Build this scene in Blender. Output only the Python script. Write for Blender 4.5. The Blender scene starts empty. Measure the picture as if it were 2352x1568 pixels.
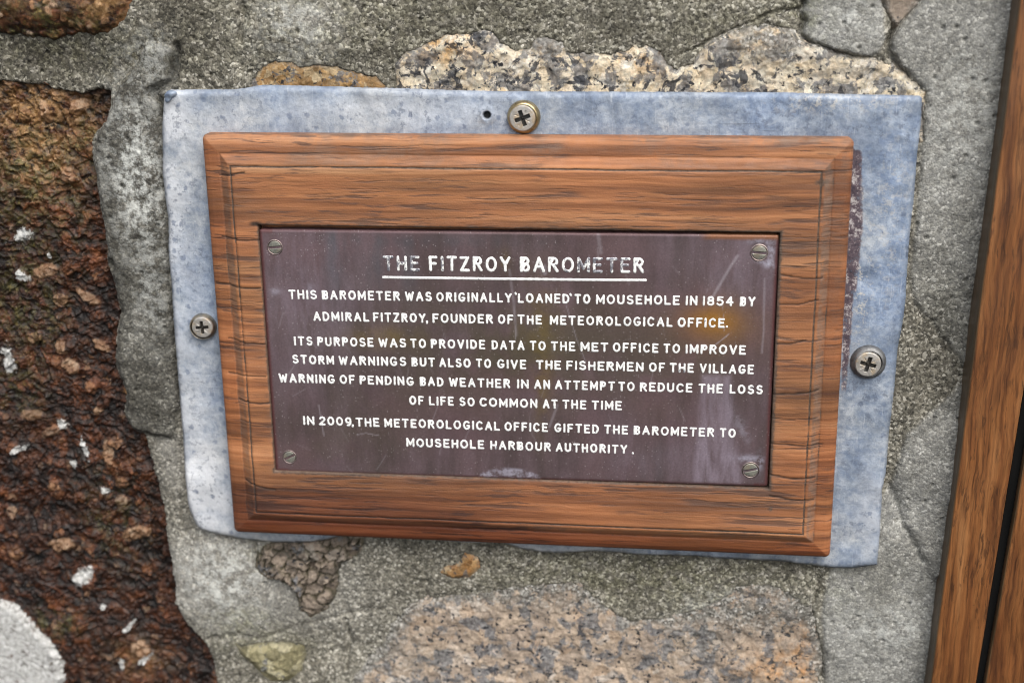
import bpy, bmesh, math, random
import numpy as np
from mathutils import Matrix, Vector
from mathutils.geometry import delaunay_2d_cdt

# ------------------------------------------------------------------ camera, world, sun, exposure
# Wall axes: X to the right along the wall, Z up, -Y out of the wall.  Millimetres in the
# maths below, metres in the scene.  The picture is read in a 2352 x 1568 pixel raster.
sc = bpy.context.scene
COL = sc.collection
FPX, CX, CY = 2935.1, 1176.0, 784.0
TILT, YAW, ROLL = 0.30349, 0.10721, -0.01086
H_SHEET, H_BOARD, H_PLATE = 3.0, 12.0, 10.9


def rot3(a, b, g):
    ca, sa, cb, sb, cg, sg = np.cos(a), np.sin(a), np.cos(b), np.sin(b), np.cos(g), np.sin(g)
    rx = np.array([[1, 0, 0], [0, ca, -sa], [0, sa, ca]])
    ry = np.array([[cb, 0, sb], [0, 1, 0], [-sb, 0, cb]])
    rz = np.array([[cg, -sg, 0], [sg, cg, 0], [0, 0, 1]])
    return rz @ rx @ ry


MW = rot3(TILT, YAW, ROLL)          # columns: wall right, wall down, into the wall (camera frame)


def ray(px, py):
    d = MW.T @ np.array([(px - CX) / FPX, (py - CY) / FPX, 1.0])
    return np.array([d[0], d[2], -d[1]])        # world X, Y, Z


_c = ray(1176, 815)
_a, _b = ray(612, 803), ray(1778, 827)
_w = _b[0] / _b[1] - _a[0] / _a[1]
DIST = 180.0 / _w                    # perpendicular distance camera - plate, plate is 180 mm wide
CAM = np.array([0, -H_PLATE, 0]) - _c * (DIST / _c[1])


def P(px, py, h=0.0):
    """point of the wall, h mm out of the mortar plane, that the photograph shows there"""
    d = ray(px, py)
    t = (-h - CAM[1]) / d[1]
    return (CAM[0] + d[0] * t, CAM[2] + d[2] * t)


def PP(pts, h=0.0):
    return np.array([P(x, y, h) for x, y in pts])


cam_d = bpy.data.cameras.new('camera')
cam = bpy.data.objects.new('camera', cam_d)
COL.objects.link(cam)
ax = lambda v: Vector((v[0], v[2], -v[1]))
rgt, dwn, fwd = ax(MW.T @ np.array([1., 0, 0])), ax(MW.T @ np.array([0, 1., 0])), ax(MW.T @ np.array([0, 0, 1.]))
cam.matrix_world = Matrix(((rgt.x, -dwn.x, -fwd.x, CAM[0] / 1000), (rgt.y, -dwn.y, -fwd.y, CAM[1] / 1000),
                           (rgt.z, -dwn.z, -fwd.z, CAM[2] / 1000), (0, 0, 0, 1)))
cam_d.sensor_width = 36.0
cam_d.lens = 36.0 * FPX / 2352.0
cam_d.clip_start, cam_d.clip_end = 0.02, 60.0
cam_d.dof.use_dof = True
_f = P(1180, 720, H_PLATE)
cam_d.dof.focus_distance = (Vector((_f[0], -H_PLATE, _f[1])) / 1000 - cam.matrix_world.translation).dot(fwd)
cam_d.dof.aperture_fstop = 6.8
sc.camera = cam

SUN = Vector((0.42, -0.80, 1.15)).normalized()
world = bpy.data.worlds.new('World')
sc.world = world
world.use_nodes = True
wn = world.node_tree
wn.nodes.clear()
sky = wn.nodes.new('ShaderNodeTexSky')
sky.sky_type = 'NISHITA'
sky.sun_disc = False
sky.sun_elevation = math.asin(SUN.z)
sky.sun_rotation = math.atan2(SUN.x, SUN.y)
sky.dust_density = 4.0
hs = wn.nodes.new('ShaderNodeHueSaturation')
hs.inputs['Saturation'].default_value = 0.30          # cloud cover greys the sky
bg = wn.nodes.new('ShaderNodeBackground')
bg.inputs['Strength'].default_value = 0.15
wo = wn.nodes.new('ShaderNodeOutputWorld')
wn.links.new(sky.outputs[0], hs.inputs['Color'])
wn.links.new(hs.outputs[0], bg.inputs['Color'])
wn.links.new(bg.outputs[0], wo.inputs['Surface'])
sun_d = bpy.data.lights.new('sun', 'SUN')
sun_d.energy = 1.2
sun_d.angle = math.radians(48)
sun_d.color = (1.0, 0.95, 0.87)
sun = bpy.data.objects.new('sun', sun_d)
COL.objects.link(sun)
sun.rotation_euler = SUN.to_track_quat('Z', 'Y').to_euler()
sc.view_settings.view_transform = 'Standard'
sc.view_settings.look = 'None'
sc.view_settings.exposure = 0.68
sc.view_settings.gamma = 1.0
sc.view_settings.use_curve_mapping = False
sc.cycles.filter_width = 1.1
sc.cycles.use_denoising = True
sc.cycles.denoiser = 'OPENIMAGEDENOISE'
sc.cycles.denoising_input_passes = 'RGB_ALBEDO_NORMAL'
sc.cycles.denoising_prefilter = 'ACCURATE'
sc.cycles.use_adaptive_sampling = False

# ------------------------------------------------------------------ numpy noise (mm)


def h01(ix, iy, s):
    with np.errstate(over='ignore'):
        n = (ix.astype(np.int64) * 374761393 + iy.astype(np.int64) * 668265263 + s * 974634779) & 0xFFFFFFFF
        n = ((n ^ (n >> 13)) * 1274126177) & 0xFFFFFFFF
        n = ((n ^ (n >> 16)) * 2246822519) & 0xFFFFFFFF
        n = n ^ (n >> 15)
    return n.astype(np.float64) / 4294967296.0


def gn(x, y, s=0):
    ix, iy = np.floor(x), np.floor(y)
    fx, fy = x - ix, y - iy
    u, v = fx * fx * fx * (fx * (fx * 6 - 15) + 10), fy * fy * fy * (fy * (fy * 6 - 15) + 10)

    def g(dx, dy):
        a = h01(ix + dx, iy + dy, s) * 6.28318531
        return np.cos(a) * (fx - dx) + np.sin(a) * (fy - dy)
    a = g(0, 0) * (1 - u) + g(1, 0) * u
    b = g(0, 1) * (1 - u) + g(1, 1) * u
    return (a * (1 - v) + b * v) * 1.45


def fbm(x, y, wl, octv=4, s=0, gain=0.5):
    r, a, t = 0.0, 1.0, 0.0
    for k in range(octv):
        r = r + a * gn(x / wl + 17.3 * k, y / wl - 9.1 * k, s + k)
        t += a
        a *= gain
        wl = wl / 2.03
    return r / t


def worley(x, y, size, s=0, jit=0.9):
    x, y = x / size, y / size
    ix, iy = np.floor(x), np.floor(y)
    f1 = np.full(x.shape, 9.0)
    f2 = np.full(x.shape, 9.0)
    cid = np.zeros(x.shape)
    for dx in (-1, 0, 1):
        for dy in (-1, 0, 1):
            cx, cy = ix + dx, iy + dy
            px = cx + 0.5 + jit * (h01(cx, cy, s) - 0.5)
            py = cy + 0.5 + jit * (h01(cx, cy, s + 7) - 0.5)
            d = np.hypot(px - x, py - y)
            m = d < f1
            f2 = np.where(m, f1, np.minimum(f2, d))
            cid = np.where(m, h01(cx, cy, s + 13), cid)
            f1 = np.where(m, d, f1)
    return f1, f2, cid


def ss(a, b, x):
    t = np.clip((x - a) / (b - a), 0, 1)
    return t * t * (3 - 2 * t)


def sdf(poly, x, y):
    """signed distance to a polygon, positive inside"""
    poly = np.asarray(poly, float)
    d = np.full(x.shape, 1e9)
    ins = np.zeros(x.shape, bool)
    n = len(poly)
    for i in range(n):
        ax_, ay = poly[i]
        bx, by = poly[(i + 1) % n]
        ex, ey = bx - ax_, by - ay
        wx, wy = x - ax_, y - ay
        t = np.clip((wx * ex + wy * ey) / (ex * ex + ey * ey + 1e-12), 0, 1)
        d = np.minimum(d, np.hypot(wx - ex * t, wy - ey * t))
        c = ((ay <= y) & (by > y)) | ((by <= y) & (ay > y))
        with np.errstate(divide='ignore', invalid='ignore'):
            xi = ax_ + (y - ay) * ex / (ey if ey else 1e-12)
        ins ^= c & (x < xi)
    return np.where(ins, d, -d)


def ldist(line, x, y):
    d = np.full(x.shape, 1e9)
    for (a, b) in zip(line[:-1], line[1:]):
        ex, ey = b[0] - a[0], b[1] - a[1]
        wx, wy = x - a[0], y - a[1]
        t = np.clip((wx * ex + wy * ey) / (ex * ex + ey * ey + 1e-12), 0, 1)
        d = np.minimum(d, np.hypot(wx - ex * t, wy - ey * t))
    return d


# ------------------------------------------------------------------ objects


def thing(name, label, cat, loc=(0, 0, 0)):
    o = bpy.data.objects.new(name, None)
    o.empty_display_size = 0.02
    COL.objects.link(o)
    o.location = loc
    o['label'] = label
    o['category'] = cat
    return o


def link(name, me, mat, parent=None, label=None):
    o = bpy.data.objects.new(name, me)
    COL.objects.link(o)
    me.materials.append(mat)
    if parent is not None:
        o.parent = parent
        off = Vector((0, 0, 0))
        q = parent
        while q is not None:
            off += q.location
            q = q.parent
        o.location = -off
    if label:
        o['label'] = label
    return o


def mesh_np(name, co, faces, attrs=None, smooth=True):
    """co (n,3) metres; faces (k,3) or (k,4)"""
    me = bpy.data.meshes.new(name)
    k, w = faces.shape
    me.vertices.add(len(co))
    me.vertices.foreach_set('co', np.ascontiguousarray(co, dtype=np.float32).ravel())
    me.loops.add(k * w)
    me.loops.foreach_set('vertex_index', np.ascontiguousarray(faces, dtype=np.int32).ravel())
    me.polygons.add(k)
    me.polygons.foreach_set('loop_start', np.arange(0, k * w, w, dtype=np.int32))
    try:
        me.polygons.foreach_set('loop_total', np.full(k, w, dtype=np.int32))
    except Exception:
        pass
    me.polygons.foreach_set('use_smooth', np.full(k, smooth))
    me.update(calc_edges=True)
    for n, a in (attrs or {}).items():
        at = me.attributes.new(n, 'FLOAT', 'POINT')
        at.data.foreach_set('value', np.ascontiguousarray(a, dtype=np.float32).ravel())
    me.validate()
    return me


def grid_mesh(name, X, Z, Hh, keep=None, attrs=None):
    """height field over wall coordinates (mm); faces are kept where keep is true"""
    n, m = X.shape
    idx = np.arange(n * m).reshape(n, m)
    f = np.stack([idx[:-1, :-1], idx[:-1, 1:], idx[1:, 1:], idx[1:, :-1]], -1).reshape(-1, 4)
    if keep is not None:
        kk = (keep[:-1, :-1] & keep[:-1, 1:] & keep[1:, 1:] & keep[1:, :-1]).ravel()
        f = f[kk]
    used = np.zeros(n * m, bool)
    used[f.ravel()] = True
    re = np.cumsum(used) - 1
    co = np.stack([X.ravel(), -Hh.ravel(), Z.ravel()], -1)[used] / 1000.0
    at = {k: v.ravel()[used] for k, v in (attrs or {}).items()}
    return mesh_np(name, co, re[f], at)


# ------------------------------------------------------------------ node helper


class NT:
    def __init__(s, name):
        s.m = bpy.data.materials.new(name)
        s.m.use_nodes = True
        s.t = s.m.node_tree
        s.t.nodes.clear()
        s.out = s.t.nodes.new('ShaderNodeOutputMaterial')
        s.b = s.t.nodes.new('ShaderNodeBsdfPrincipled')
        s.t.links.new(s.b.outputs[0], s.out.inputs['Surface'])
        s.co = s.t.nodes.new('ShaderNodeTexCoord').outputs['Object']

    def put(s, sock, v):
        if isinstance(v, bpy.types.NodeSocket):
            s.t.links.new(v, sock)
        elif isinstance(v, (tuple, list)) and len(v) == 3 and sock.type == 'RGBA':
            sock.default_value = (*v, 1)
        else:
            sock.default_value = v

    def map(s, sc=(1, 1, 1), loc=(0, 0, 0), rot=(0, 0, 0), v=None):
        n = s.t.nodes.new('ShaderNodeMapping')
        s.put(n.inputs['Vector'], v or s.co)
        n.inputs['Scale'].default_value = sc
        n.inputs['Location'].default_value = loc
        n.inputs['Rotation'].default_value = rot
        return n.outputs[0]

    def noise(s, scale, detail=3, rough=0.55, dist=0.0, v=None, col=False):
        n = s.t.nodes.new('ShaderNodeTexNoise')
        s.put(n.inputs['Vector'], v or s.co)
        n.inputs['Scale'].default_value = scale
        n.inputs['Detail'].default_value = detail
        n.inputs['Roughness'].default_value = rough
        n.inputs['Distortion'].default_value = dist
        return n.outputs['Color' if col else 'Fac']

    def vor(s, scale, v=None, feature='F1', rnd=1.0, out='Distance'):
        n = s.t.nodes.new('ShaderNodeTexVoronoi')
        n.feature = feature
        s.put(n.inputs['Vector'], v or s.co)
        n.inputs['Scale'].default_value = scale
        n.inputs['Randomness'].default_value = rnd
        return n.outputs[out]

    def warp(s, scale, amt, detail=2, v=None):
        """coordinates pushed about by noise; amt in metres"""
        c = s.noise(scale, detail, col=True, v=v)
        a = s.t.nodes.new('ShaderNodeVectorMath')
        a.operation = 'MULTIPLY_ADD'
        s.put(a.inputs[0], c)
        a.inputs[1].default_value = (amt * 2, amt * 2, amt * 2)
        s.put(a.inputs[2], v or s.co)
        return a.outputs[0]

    def ramp(s, fac, stops, interp='LINEAR'):
        n = s.t.nodes.new('ShaderNodeValToRGB')
        n.color_ramp.interpolation = interp
        e = n.color_ramp.elements
        while len(e) < len(stops):
            e.new(0.5)
        for el, (p, c) in zip(e, stops):
            el.position = p
            el.color = (*c, 1) if isinstance(c, (tuple, list)) else (c, c, c, 1)
        s.put(n.inputs[0], fac)
        return n.outputs[0]

    def mix(s, f, a, b, mode='MIX'):
        n = s.t.nodes.new('ShaderNodeMix')
        n.data_type = 'RGBA'
        n.blend_type = mode
        n.clamp_factor = True
        s.put(n.inputs[0], f)
        s.put(n.inputs[6], a)
        s.put(n.inputs[7], b)
        return n.outputs[2]

    def math(s, op, a, b=0.0, c=0.0, clamp=False):
        n = s.t.nodes.new('ShaderNodeMath')
        n.operation = op
        n.use_clamp = clamp
        for i, v in enumerate((a, b, c)):
            s.put(n.inputs[i], v)
        return n.outputs[0]

    def ss(s, a, b, v):
        n = s.t.nodes.new('ShaderNodeMapRange')
        n.interpolation_type = 'SMOOTHSTEP'
        s.put(n.inputs['Value'], v)
        n.inputs['From Min'].default_value = a
        n.inputs['From Max'].default_value = b
        return n.outputs['Result']

    def attr(s, name):
        n = s.t.nodes.new('ShaderNodeAttribute')
        n.attribute_name = name
        return n.outputs['Fac']

    def sep(s, col, i):
        n = s.t.nodes.new('ShaderNodeSeparateColor')
        s.put(n.inputs[0], col)
        return n.outputs[i]

    def bump(s, h, dist, strength=1.0, nrm=None):
        n = s.t.nodes.new('ShaderNodeBump')
        n.inputs['Strength'].default_value = strength
        n.inputs['Distance'].default_value = dist
        s.put(n.inputs['Height'], h)
        if nrm is not None:
            s.put(n.inputs['Normal'], nrm)
        return n.outputs[0]

    def set(s, **k):
        nm = {'color': 'Base Color', 'rough': 'Roughness', 'metal': 'Metallic', 'normal': 'Normal',
              'spec': 'Specular IOR Level', 'coat': 'Coat Weight', 'coatr': 'Coat Roughness'}
        for a, v in k.items():
            s.put(s.b.inputs[nm[a]], v)
        return s.m


# ------------------------------------------------------------------ wall materials


def mat_mortar():
    n = NT('sandy lime mortar')
    smooth, green, dark, pale, warm = (n.attr(a) for a in ('smooth', 'green', 'dark', 'pale', 'warm'))
    w = n.warp(600, 0.0005)
    g1 = n.vor(1250, v=w, out='Color')
    g2 = n.vor(560, v=w, out='Color')
    g3 = n.vor(2100, v=w, out='Color')
    sand = n.ramp(n.sep(g1, 0), [(0.0, (.016, .016, .014)), (.22, (.06, .058, .049)), (.5, (.165, .158, .134)),
                                 (.74, (.32, .308, .268)), (.9, (.58, .565, .51)), (1, (.9, .88, .83))])
    sand2 = n.ramp(n.sep(g2, 1), [(0.0, (.045, .043, .036)), (.4, (.17, .162, .136)), (.85, (.28, .255, .205)), (.95, (.55, .52, .45)), (1, (.62, .58, .5))])
    fines = n.ramp(n.sep(g3, 2), [(0, (.03, .028, .025)), (.5, (.2, .187, .16)), (1, (.5, .48, .43))])
    coarse = n.mix(0.20, n.mix(.28, sand, fines), sand2)
    cem = n.ramp(n.noise(800, 5, .72), [(.28, (.15, .15, .148)), (.5, (.30, .30, .297)), (.7, (.46, .46, .46))])
    cem = n.mix(0.50, cem, n.mix(.4, sand, fines))
    c = n.mix(smooth, n.mix(1, coarse, (.86, .86, .85), 'MULTIPLY'), cem)
    c = n.mix(n.ss(.3, .72, n.noise(38, 5, .65)), c, n.mix(1, c, (.66, .65, .63), 'MULTIPLY'))
    c = n.mix(n.ss(.52, .75, n.noise(95, 5, .65)), c, n.mix(1, c, (1.3, 1.3, 1.3), 'MULTIPLY'))
    c = n.mix(n.math('MULTIPLY', warm, .45), c, n.mix(1, c, (1.12, 1.0, .86), 'MULTIPLY'))
    gf = n.math('MULTIPLY', green, n.ss(.36, .62, n.noise(260, 4, .65)))
    c = n.mix(gf, c, n.mix(1, c, (.74, .76, .50), 'MULTIPLY'))
    df = n.math('MULTIPLY', dark, n.ss(.12, .6, n.noise(110, 5, .7)))
    c = n.mix(df, c, n.mix(1, c, (.31, .30, .28), 'MULTIPLY'))
    pf = n.math('MULTIPLY', pale, n.ss(.42, .60, n.noise(240, 6, .78)))
    c = n.mix(pf, c, n.mix(.75, c, (.68, .69, .66)))
    c = n.mix(1, c, (.99, 1.0, .99), 'MULTIPLY')
    bh = n.math('ADD', n.math('MULTIPLY', n.vor(1250, v=w), -1.0), n.math('MULTIPLY', n.noise(2400, 2), .9))
    nr = n.bump(bh, 0.0006, .36)
    return n.set(color=c, rough=n.sep(n.ramp(n.sep(g1, 1), [(.86, .9), (.93, .35)]), 0), normal=nr, spec=.4)


def mat_granite(name, pal, dark_amt, size=300, coat=0.32, bio=.5):
    """pal: feldspar colours; quartz, dark mica, rust and mortar smears lie over them"""
    n = NT(name)
    w = n.warp(300, 0.0024, 4)
    w2 = n.warp(900, 0.0008, 3, v=w)
    c1 = n.vor(size, v=w2, out='Color')
    base = n.ramp(n.sep(c1, 0), pal)
    cloud = n.ramp(n.noise(size * 1.1, 5, .7, v=w), pal)
    c = n.mix(1, n.mix(.4, base, cloud), (1.1, 1.1, 1.1), 'MULTIPLY')
    c = n.mix(.75, c, n.mix(1, c, n.ramp(n.noise(800, 5, .75), [(.28, .5), (.5, 1.), (.72, 1.45)]), 'MULTIPLY'))
    q = n.math('ADD', n.noise(size * .62, 5, .66, .5), n.math('MULTIPLY', n.sep(c1, 1), .10))
    qf = n.ss(.545 - dark_amt, .60 - dark_amt, q)
    grey = n.ramp(n.noise(700, 4, .7), [(.28, (.035, .038, .046)), (.48, (.125, .13, .142)), (.7, (.33, .33, .325))])
    c = n.mix(n.math('MULTIPLY', qf, .85), c, grey)
    m = n.noise(size * 1.05, 4, .62, .8, v=n.map(loc=(3, 1, 2)))
    c = n.mix(n.math('MULTIPLY', n.ss(.575 - dark_amt, .61 - dark_amt, m), .93), c, n.ramp(n.noise(900, 3), [(.3, (.016, .018, .023)), (.7, (.085, .09, .105))]))
    sp = n.vor(620, v=w2, out='Color')
    sd = n.vor(620, v=w2)
    c = n.mix(n.math('MULTIPLY', n.ss(1 - .22 * bio, 1.02 - .22 * bio, n.sep(sp, 2)), n.ss(.55, .3, sd)), c, (.022, .023, .028))
    rust = n.attr('rust')
    rf = n.math('MULTIPLY', rust, n.ss(.40, .62, n.noise(190, 5, .7)))
    c = n.mix(rf, c, n.mix(1, c, (1.05, .70, .36), 'MULTIPLY'))
    mf = n.math('MULTIPLY', n.attr('smear'), n.ss(.36, .50, n.noise(210, 6, .75)))
    c = n.mix(n.math('MINIMUM', mf, 1.0), c, n.ramp(n.sep(n.vor(1250, out='Color'), 0), [(0, (.06, .057, .05)), (.5, (.19, .18, .155)), (.9, (.38, .365, .33)), (1, (.6, .58, .54))]))
    gf = n.math('MULTIPLY', n.attr('moss'), n.ss(.3, .5, n.noise(300, 5, .7)))
    c = n.mix(gf, c, n.mix(.6, n.mix(1, c, (.30, .30, .14), 'MULTIPLY'), (.03, .03, .016)))
    nr = n.bump(n.noise(900, 5, .75), 0.0012, .8)
    nr = n.bump(n.sep(c1, 1), 0.0010, .25, nr)
    return n.set(color=c, rough=n.sep(n.ramp(n.noise(900, 2), [(.3, coat), (.7, .75)]), 0), normal=nr, spec=.4)


def mat_brown():
    n = NT('dark rusty brown stone')
    w = n.warp(150, 0.0035, 4)
    w2 = n.warp(700, 0.001, 3, v=w)
    ta = n.map((1.0, 1.0, 1.1), rot=(0, .6, 0), v=w)
    c = n.ramp(n.noise(135, 8, .78, .5, v=ta), [(.35, (.004, .0035, .0035)), (.45, (.014, .007, .005)), (.52, (.042, .015, .007)), (.59, (.088, .032, .014)), (.66, (.17, .075, .034)), (.74, (.36, .23, .14))])
    f = n.vor(420, v=w2, out='Color')
    c = n.mix(n.math('MULTIPLY', n.ss(.78, .9, n.sep(f, 0)), .5), c, n.ramp(n.sep(f, 1), [(0, (.010, .007, .006)), (.4, (.06, .02, .010)), (.75, (.12, .044, .018)), (.92, (.2, .10, .05)), (1, (.30, .21, .14))]))
    c = n.mix(.9, c, n.mix(1, c, n.ramp(n.noise(34, 5, .65), [(.32, (.28, .27, .28)), (.5, (.85, .83, .82)), (.66, (1.9, 1.65, 1.4))]), 'MULTIPLY'))
    lm = n.attr('lump')
    c = n.mix(n.math('MULTIPLY', lm, n.ss(.35, .6, n.noise(330, 4, .7))), c, n.mix(1, n.ramp(n.attr('tone'), [(0, (.04, .015, .008)), (.4, (.09, .032, .014)), (.7, (.17, .07, .03)), (.9, (.30, .17, .09)), (1, (.36, .27, .2))]), n.ramp(n.noise(420, 5, .72), [(.3, .4), (.5, 1.), (.7, 1.7)]), 'MULTIPLY'))
    c = n.mix(n.attr('pit'), c, (.008, .007, .007))
    och = n.attr('ochre')
    of = n.math('MULTIPLY', och, n.ss(.38, .58, n.noise(230, 5, .7)))
    c = n.mix(of, c, n.ramp(n.noise(480, 4, .7), [(.3, (.07, .032, .012)), (.5, (.28, .15, .055)), (.68, (.52, .33, .17))]))
    moss = n.attr('moss')
    mf = n.math('MULTIPLY', moss, n.ss(.44, .6, n.noise(190, 6, .75)))
    c = n.mix(mf, c, n.ramp(n.noise(620, 4, .7), [(.3, (.018, .019, .010)), (.52, (.075, .07, .026)), (.66, (.2, .165, .045)), (.8, (.33, .25, .07))]))
    pk = n.attr('pebble')
    c = n.mix(pk, c, n.ramp(n.noise(300, 5, .7), [(.3, (.11, .05, .025)), (.48, (.29, .165, .09)), (.68, (.52, .37, .25))]))
    li = n.attr('lichen')
    lf = n.ss(.42, .66, n.math('ADD', li, n.math('MULTIPLY', n.math('SUBTRACT', n.noise(260, 6, .85), .5), 1.9)))
    c = n.mix(lf, c, n.ramp(n.noise(500, 5, .75), [(.28, (.15, .145, .135)), (.46, (.38, .378, .36)), (.7, (.62, .62, .615))]))
    nr = n.bump(n.noise(480, 6, .74), 0.0010, .45)
    ro = n.ramp(n.noise(420, 4), [(.36, .36), (.56, .7)])
    ro = n.mix(lf, ro, (.9, .9, .9))
    return n.set(color=c, rough=n.sep(ro, 0), normal=nr, spec=.38)


M_MORTAR = mat_mortar()
GPAL = [(0, (.36, .33, .27)), (.2, (.50, .43, .32)), (.4, (.60, .52, .38)), (.55, (.66, .62, .52)), (.7, (.54, .42, .25)), (.82, (.58, .54, .47)), (1, (.74, .72, .66))]
M_GRAN = mat_granite('cream granite with dark mica', GPAL, 0.005, 190)
PPAL = [(0, (.19, .155, .125)), (.18, (.26, .21, .17)), (.4, (.36, .28, .21)), (.62, (.44, .35, .265)), (.82, (.36, .25, .165)), (.93, (.58, .53, .47)), (1, (.29, .255, .23))]
M_PINK = mat_granite('pinkish brown granite', PPAL, -0.03, 190, bio=.8)
OPAL = [(0, (.12, .075, .035)), (.25, (.22, .13, .055)), (.5, (.37, .22, .085)), (.75, (.38, .29, .17)), (1, (.52, .45, .31))]
M_ORANGE = mat_granite('orange stained granite', OPAL, -0.06, 330)
KPAL = [(0, (.05, .042, .035)), (.3, (.13, .105, .082)), (.6, (.23, .185, .145)), (.85, (.34, .275, .215)), (1, (.2, .195, .175))]
M_ROCK = mat_granite('weathered brown rubble', KPAL, -0.09, 170, bio=.3)
YPAL = [(0, (.07, .062, .03)), (.3, (.2, .178, .095)), (.55, (.34, .305, .18)), (.8, (.5, .46, .32)), (1, (.24, .22, .15))]
M_YELL = mat_granite('yellow green stone', YPAL, -0.13, 200, bio=.15)
M_BROWN = mat_brown()

# ------------------------------------------------------------------ the wall's outlines (raster of the photograph)
O_BROWN = [(-260, 188), (0, 186), (45, 192), (95, 196), (130, 208), (175, 216), (215, 205), (252, 208), (248, 250), (243, 280), (222, 298), (207, 322),
           (204, 352), (212, 400), (222, 450), (230, 500), (244, 560), (240, 595), (252, 630), (262, 680), (272, 720), (266, 770), (262, 820), (272, 862),
           (288, 905), (282, 950), (298, 985), (332, 1002), (346, 1060), (362, 1120), (374, 1175), (380, 1230), (388, 1290), (402, 1340), (400, 1390),
           (428, 1440), (470, 1480), (492, 1540), (500, 1850), (-260, 1850)]
O_TOPLEFT = [(-260, -260), (330, -260), (300, -10), (298, 22), (286, 44), (250, 72), (215, 82), (180, 72), (120, 82), (60, 78), (0, 72), (-260, 70)]
O_GRAN = [(880, 330), (905, 190), (903, 146), (930, 119), (972, 104), (1010, 86), (1074, 72), (1130, 68), (1146, 99), (1184, 113), (1216, 112), (1232, 84),
          (1292, 93), (1300, 120), (1364, 121), (1432, 121), (1456, 104), (1506, 112), (1530, 140), (1556, 158), (1596, 136), (1622, 104), (1660, 82), (1708, 64),
          (1758, 53), (1818, 60), (1840, 88), (1870, 104), (1922, 124), (1970, 134), (2012, 134), (2046, 146), (2078, 170), (2104, 196), (2128, 214), (2122, 330)]
O_ORANGE = [(570, 300), (575, 186), (600, 152), (630, 138), (690, 152), (738, 148), (800, 162), (862, 176), (884, 198), (880, 300)]
O_PINK = [(900, 1850), (800, 1568), (860, 1500), (895, 1440), (935, 1395), (985, 1375), (1040, 1372), (1100, 1362), (1180, 1350), (1260, 1340), (1330, 1345),
          (1390, 1395), (1440, 1430), (1520, 1420), (1600, 1400), (1650, 1380), (1700, 1350), (1760, 1345), (1830, 1360), (1868, 1420), (1880, 1480),
          (1886, 1540), (1900, 1850)]
O_ROCK = [(600, 1252), (640, 1238), (830, 1225), (832, 1262), (806, 1290), (782, 1300), (778, 1350), (752, 1400), (712, 1422), (690, 1402), (672, 1348), (640, 1330), (600, 1318), (588, 1300)]
O_YELL = [(538, 1480), (552, 1488), (600, 1478), (660, 1478), (694, 1486), (702, 1510), (690, 1545), (660, 1570), (620, 1566), (590, 1540), (552, 1510)]
O_PEB = [(1008, 1318), (1020, 1302), (1052, 1296), (1066, 1270), (1100, 1280), (1104, 1306), (1080, 1328), (1040, 1334)]
O_TRI = [(2026, -260), (2034, 0), (2056, 50), (2064, 56), (2074, 46), (2116, -4), (2150, -260)]
O_PATCHL = [(330, 96), (372, 100), (400, 112), (404, 160), (408, 200), (396, 300), (380, 420), (392, 560), (400, 700), (408, 840), (420, 930), (400, 1010),
            (352, 1004), (300, 988), (282, 950), (288, 905), (262, 820), (272, 720), (240, 595), (222, 450), (204, 352), (222, 298), (252, 240), (268, 196), (308, 150)]
O_PATCHA = [(1846, -260), (1846, 12), (1836, 30), (1850, 48), (1838, 78), (1860, 98), (1898, 116), (1942, 128), (1994, 138), (2020, 124), (2036, 92), (2034, 54), (2030, -260)]
O_PATCHB = [(2150, -260), (2110, 10), (2066, 60), (2040, 100), (2046, 140), (2080, 170), (2124, 214), (2110, 420), (2090, 640), (2100, 700), (2230, 860), (2080, 1000),
            (2050, 1100), (2036, 1130), (2000, 1180), (1900, 1320), (1886, 1400), (1890, 1500), (1910, 1850), (2500, 1850), (2500, -260)]
O_SHEET = [(376, 227), (392, 206), (407, 207), (470, 206), (540, 206), (562, 203), (600, 196), (700, 198), (800, 201), (900, 203), (1040, 208), (1170, 211), (1330, 211), (1500, 212),
           (1660, 213), (1800, 213), (1900, 216), (2000, 218), (2112, 220), (2118, 226), (2116, 290), (2107, 360), (2100, 450), (2090, 545), (2083, 640), (2080, 690),
           (2074, 740), (2063, 800), (2055, 900), (2043, 1000), (2036, 1085), (2030, 1112), (2026, 1122), (2027, 1150), (2020, 1250), (2016, 1300), (1985, 1304),
           (1955, 1307), (1901, 1304), (1847, 1297), (1811, 1292), (1721, 1288), (1631, 1281), (1599, 1277), (1545, 1277), (1473, 1275), (1419, 1271),
           (1365, 1266), (1347, 1267), (1292, 1272), (1239, 1272), (1206, 1268), (1177, 1258), (1149, 1248), (1080, 1246), (1005, 1242), (954, 1233), (900, 1215),
           (840, 1212), (785, 1232), (738, 1244), (684, 1250), (630, 1250), (576, 1246), (540, 1239), (486, 1227), (461, 1218), (450, 1205), (437, 1166),
           (432, 1130), (425, 1076), (419, 1004), (410, 916), (407, 862), (405, 837), (401, 790), (396, 718), (392, 646), (387, 592), (385, 564),
           (385, 504), (378, 450), (371, 396), (372, 342), (371, 288)]
SHEET = PP(O_SHEET, H_SHEET)

WALL = thing('stone_wall', 'old rubble stone wall of granite and brown stones bedded in sandy grey mortar', 'wall', (0, 0.012, -0.16))
random.seed(4)

x0, z1 = P(-190, -200)
x0 = min(x0, P(-190, 1790)[0])
x1 = max(P(2540, -200)[0], P(2540, 1790)[0])
z1 = max(z1, P(2540, -200)[1])
z0 = min(P(-190, 1790)[1], P(2540, 1790)[1])


def field(xa, xb, za, zb, step):
    xs = np.arange(xa, xb + step, step)
    zs = np.arange(za, zb + step, step)
    return np.meshgrid(xs, zs)


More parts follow.
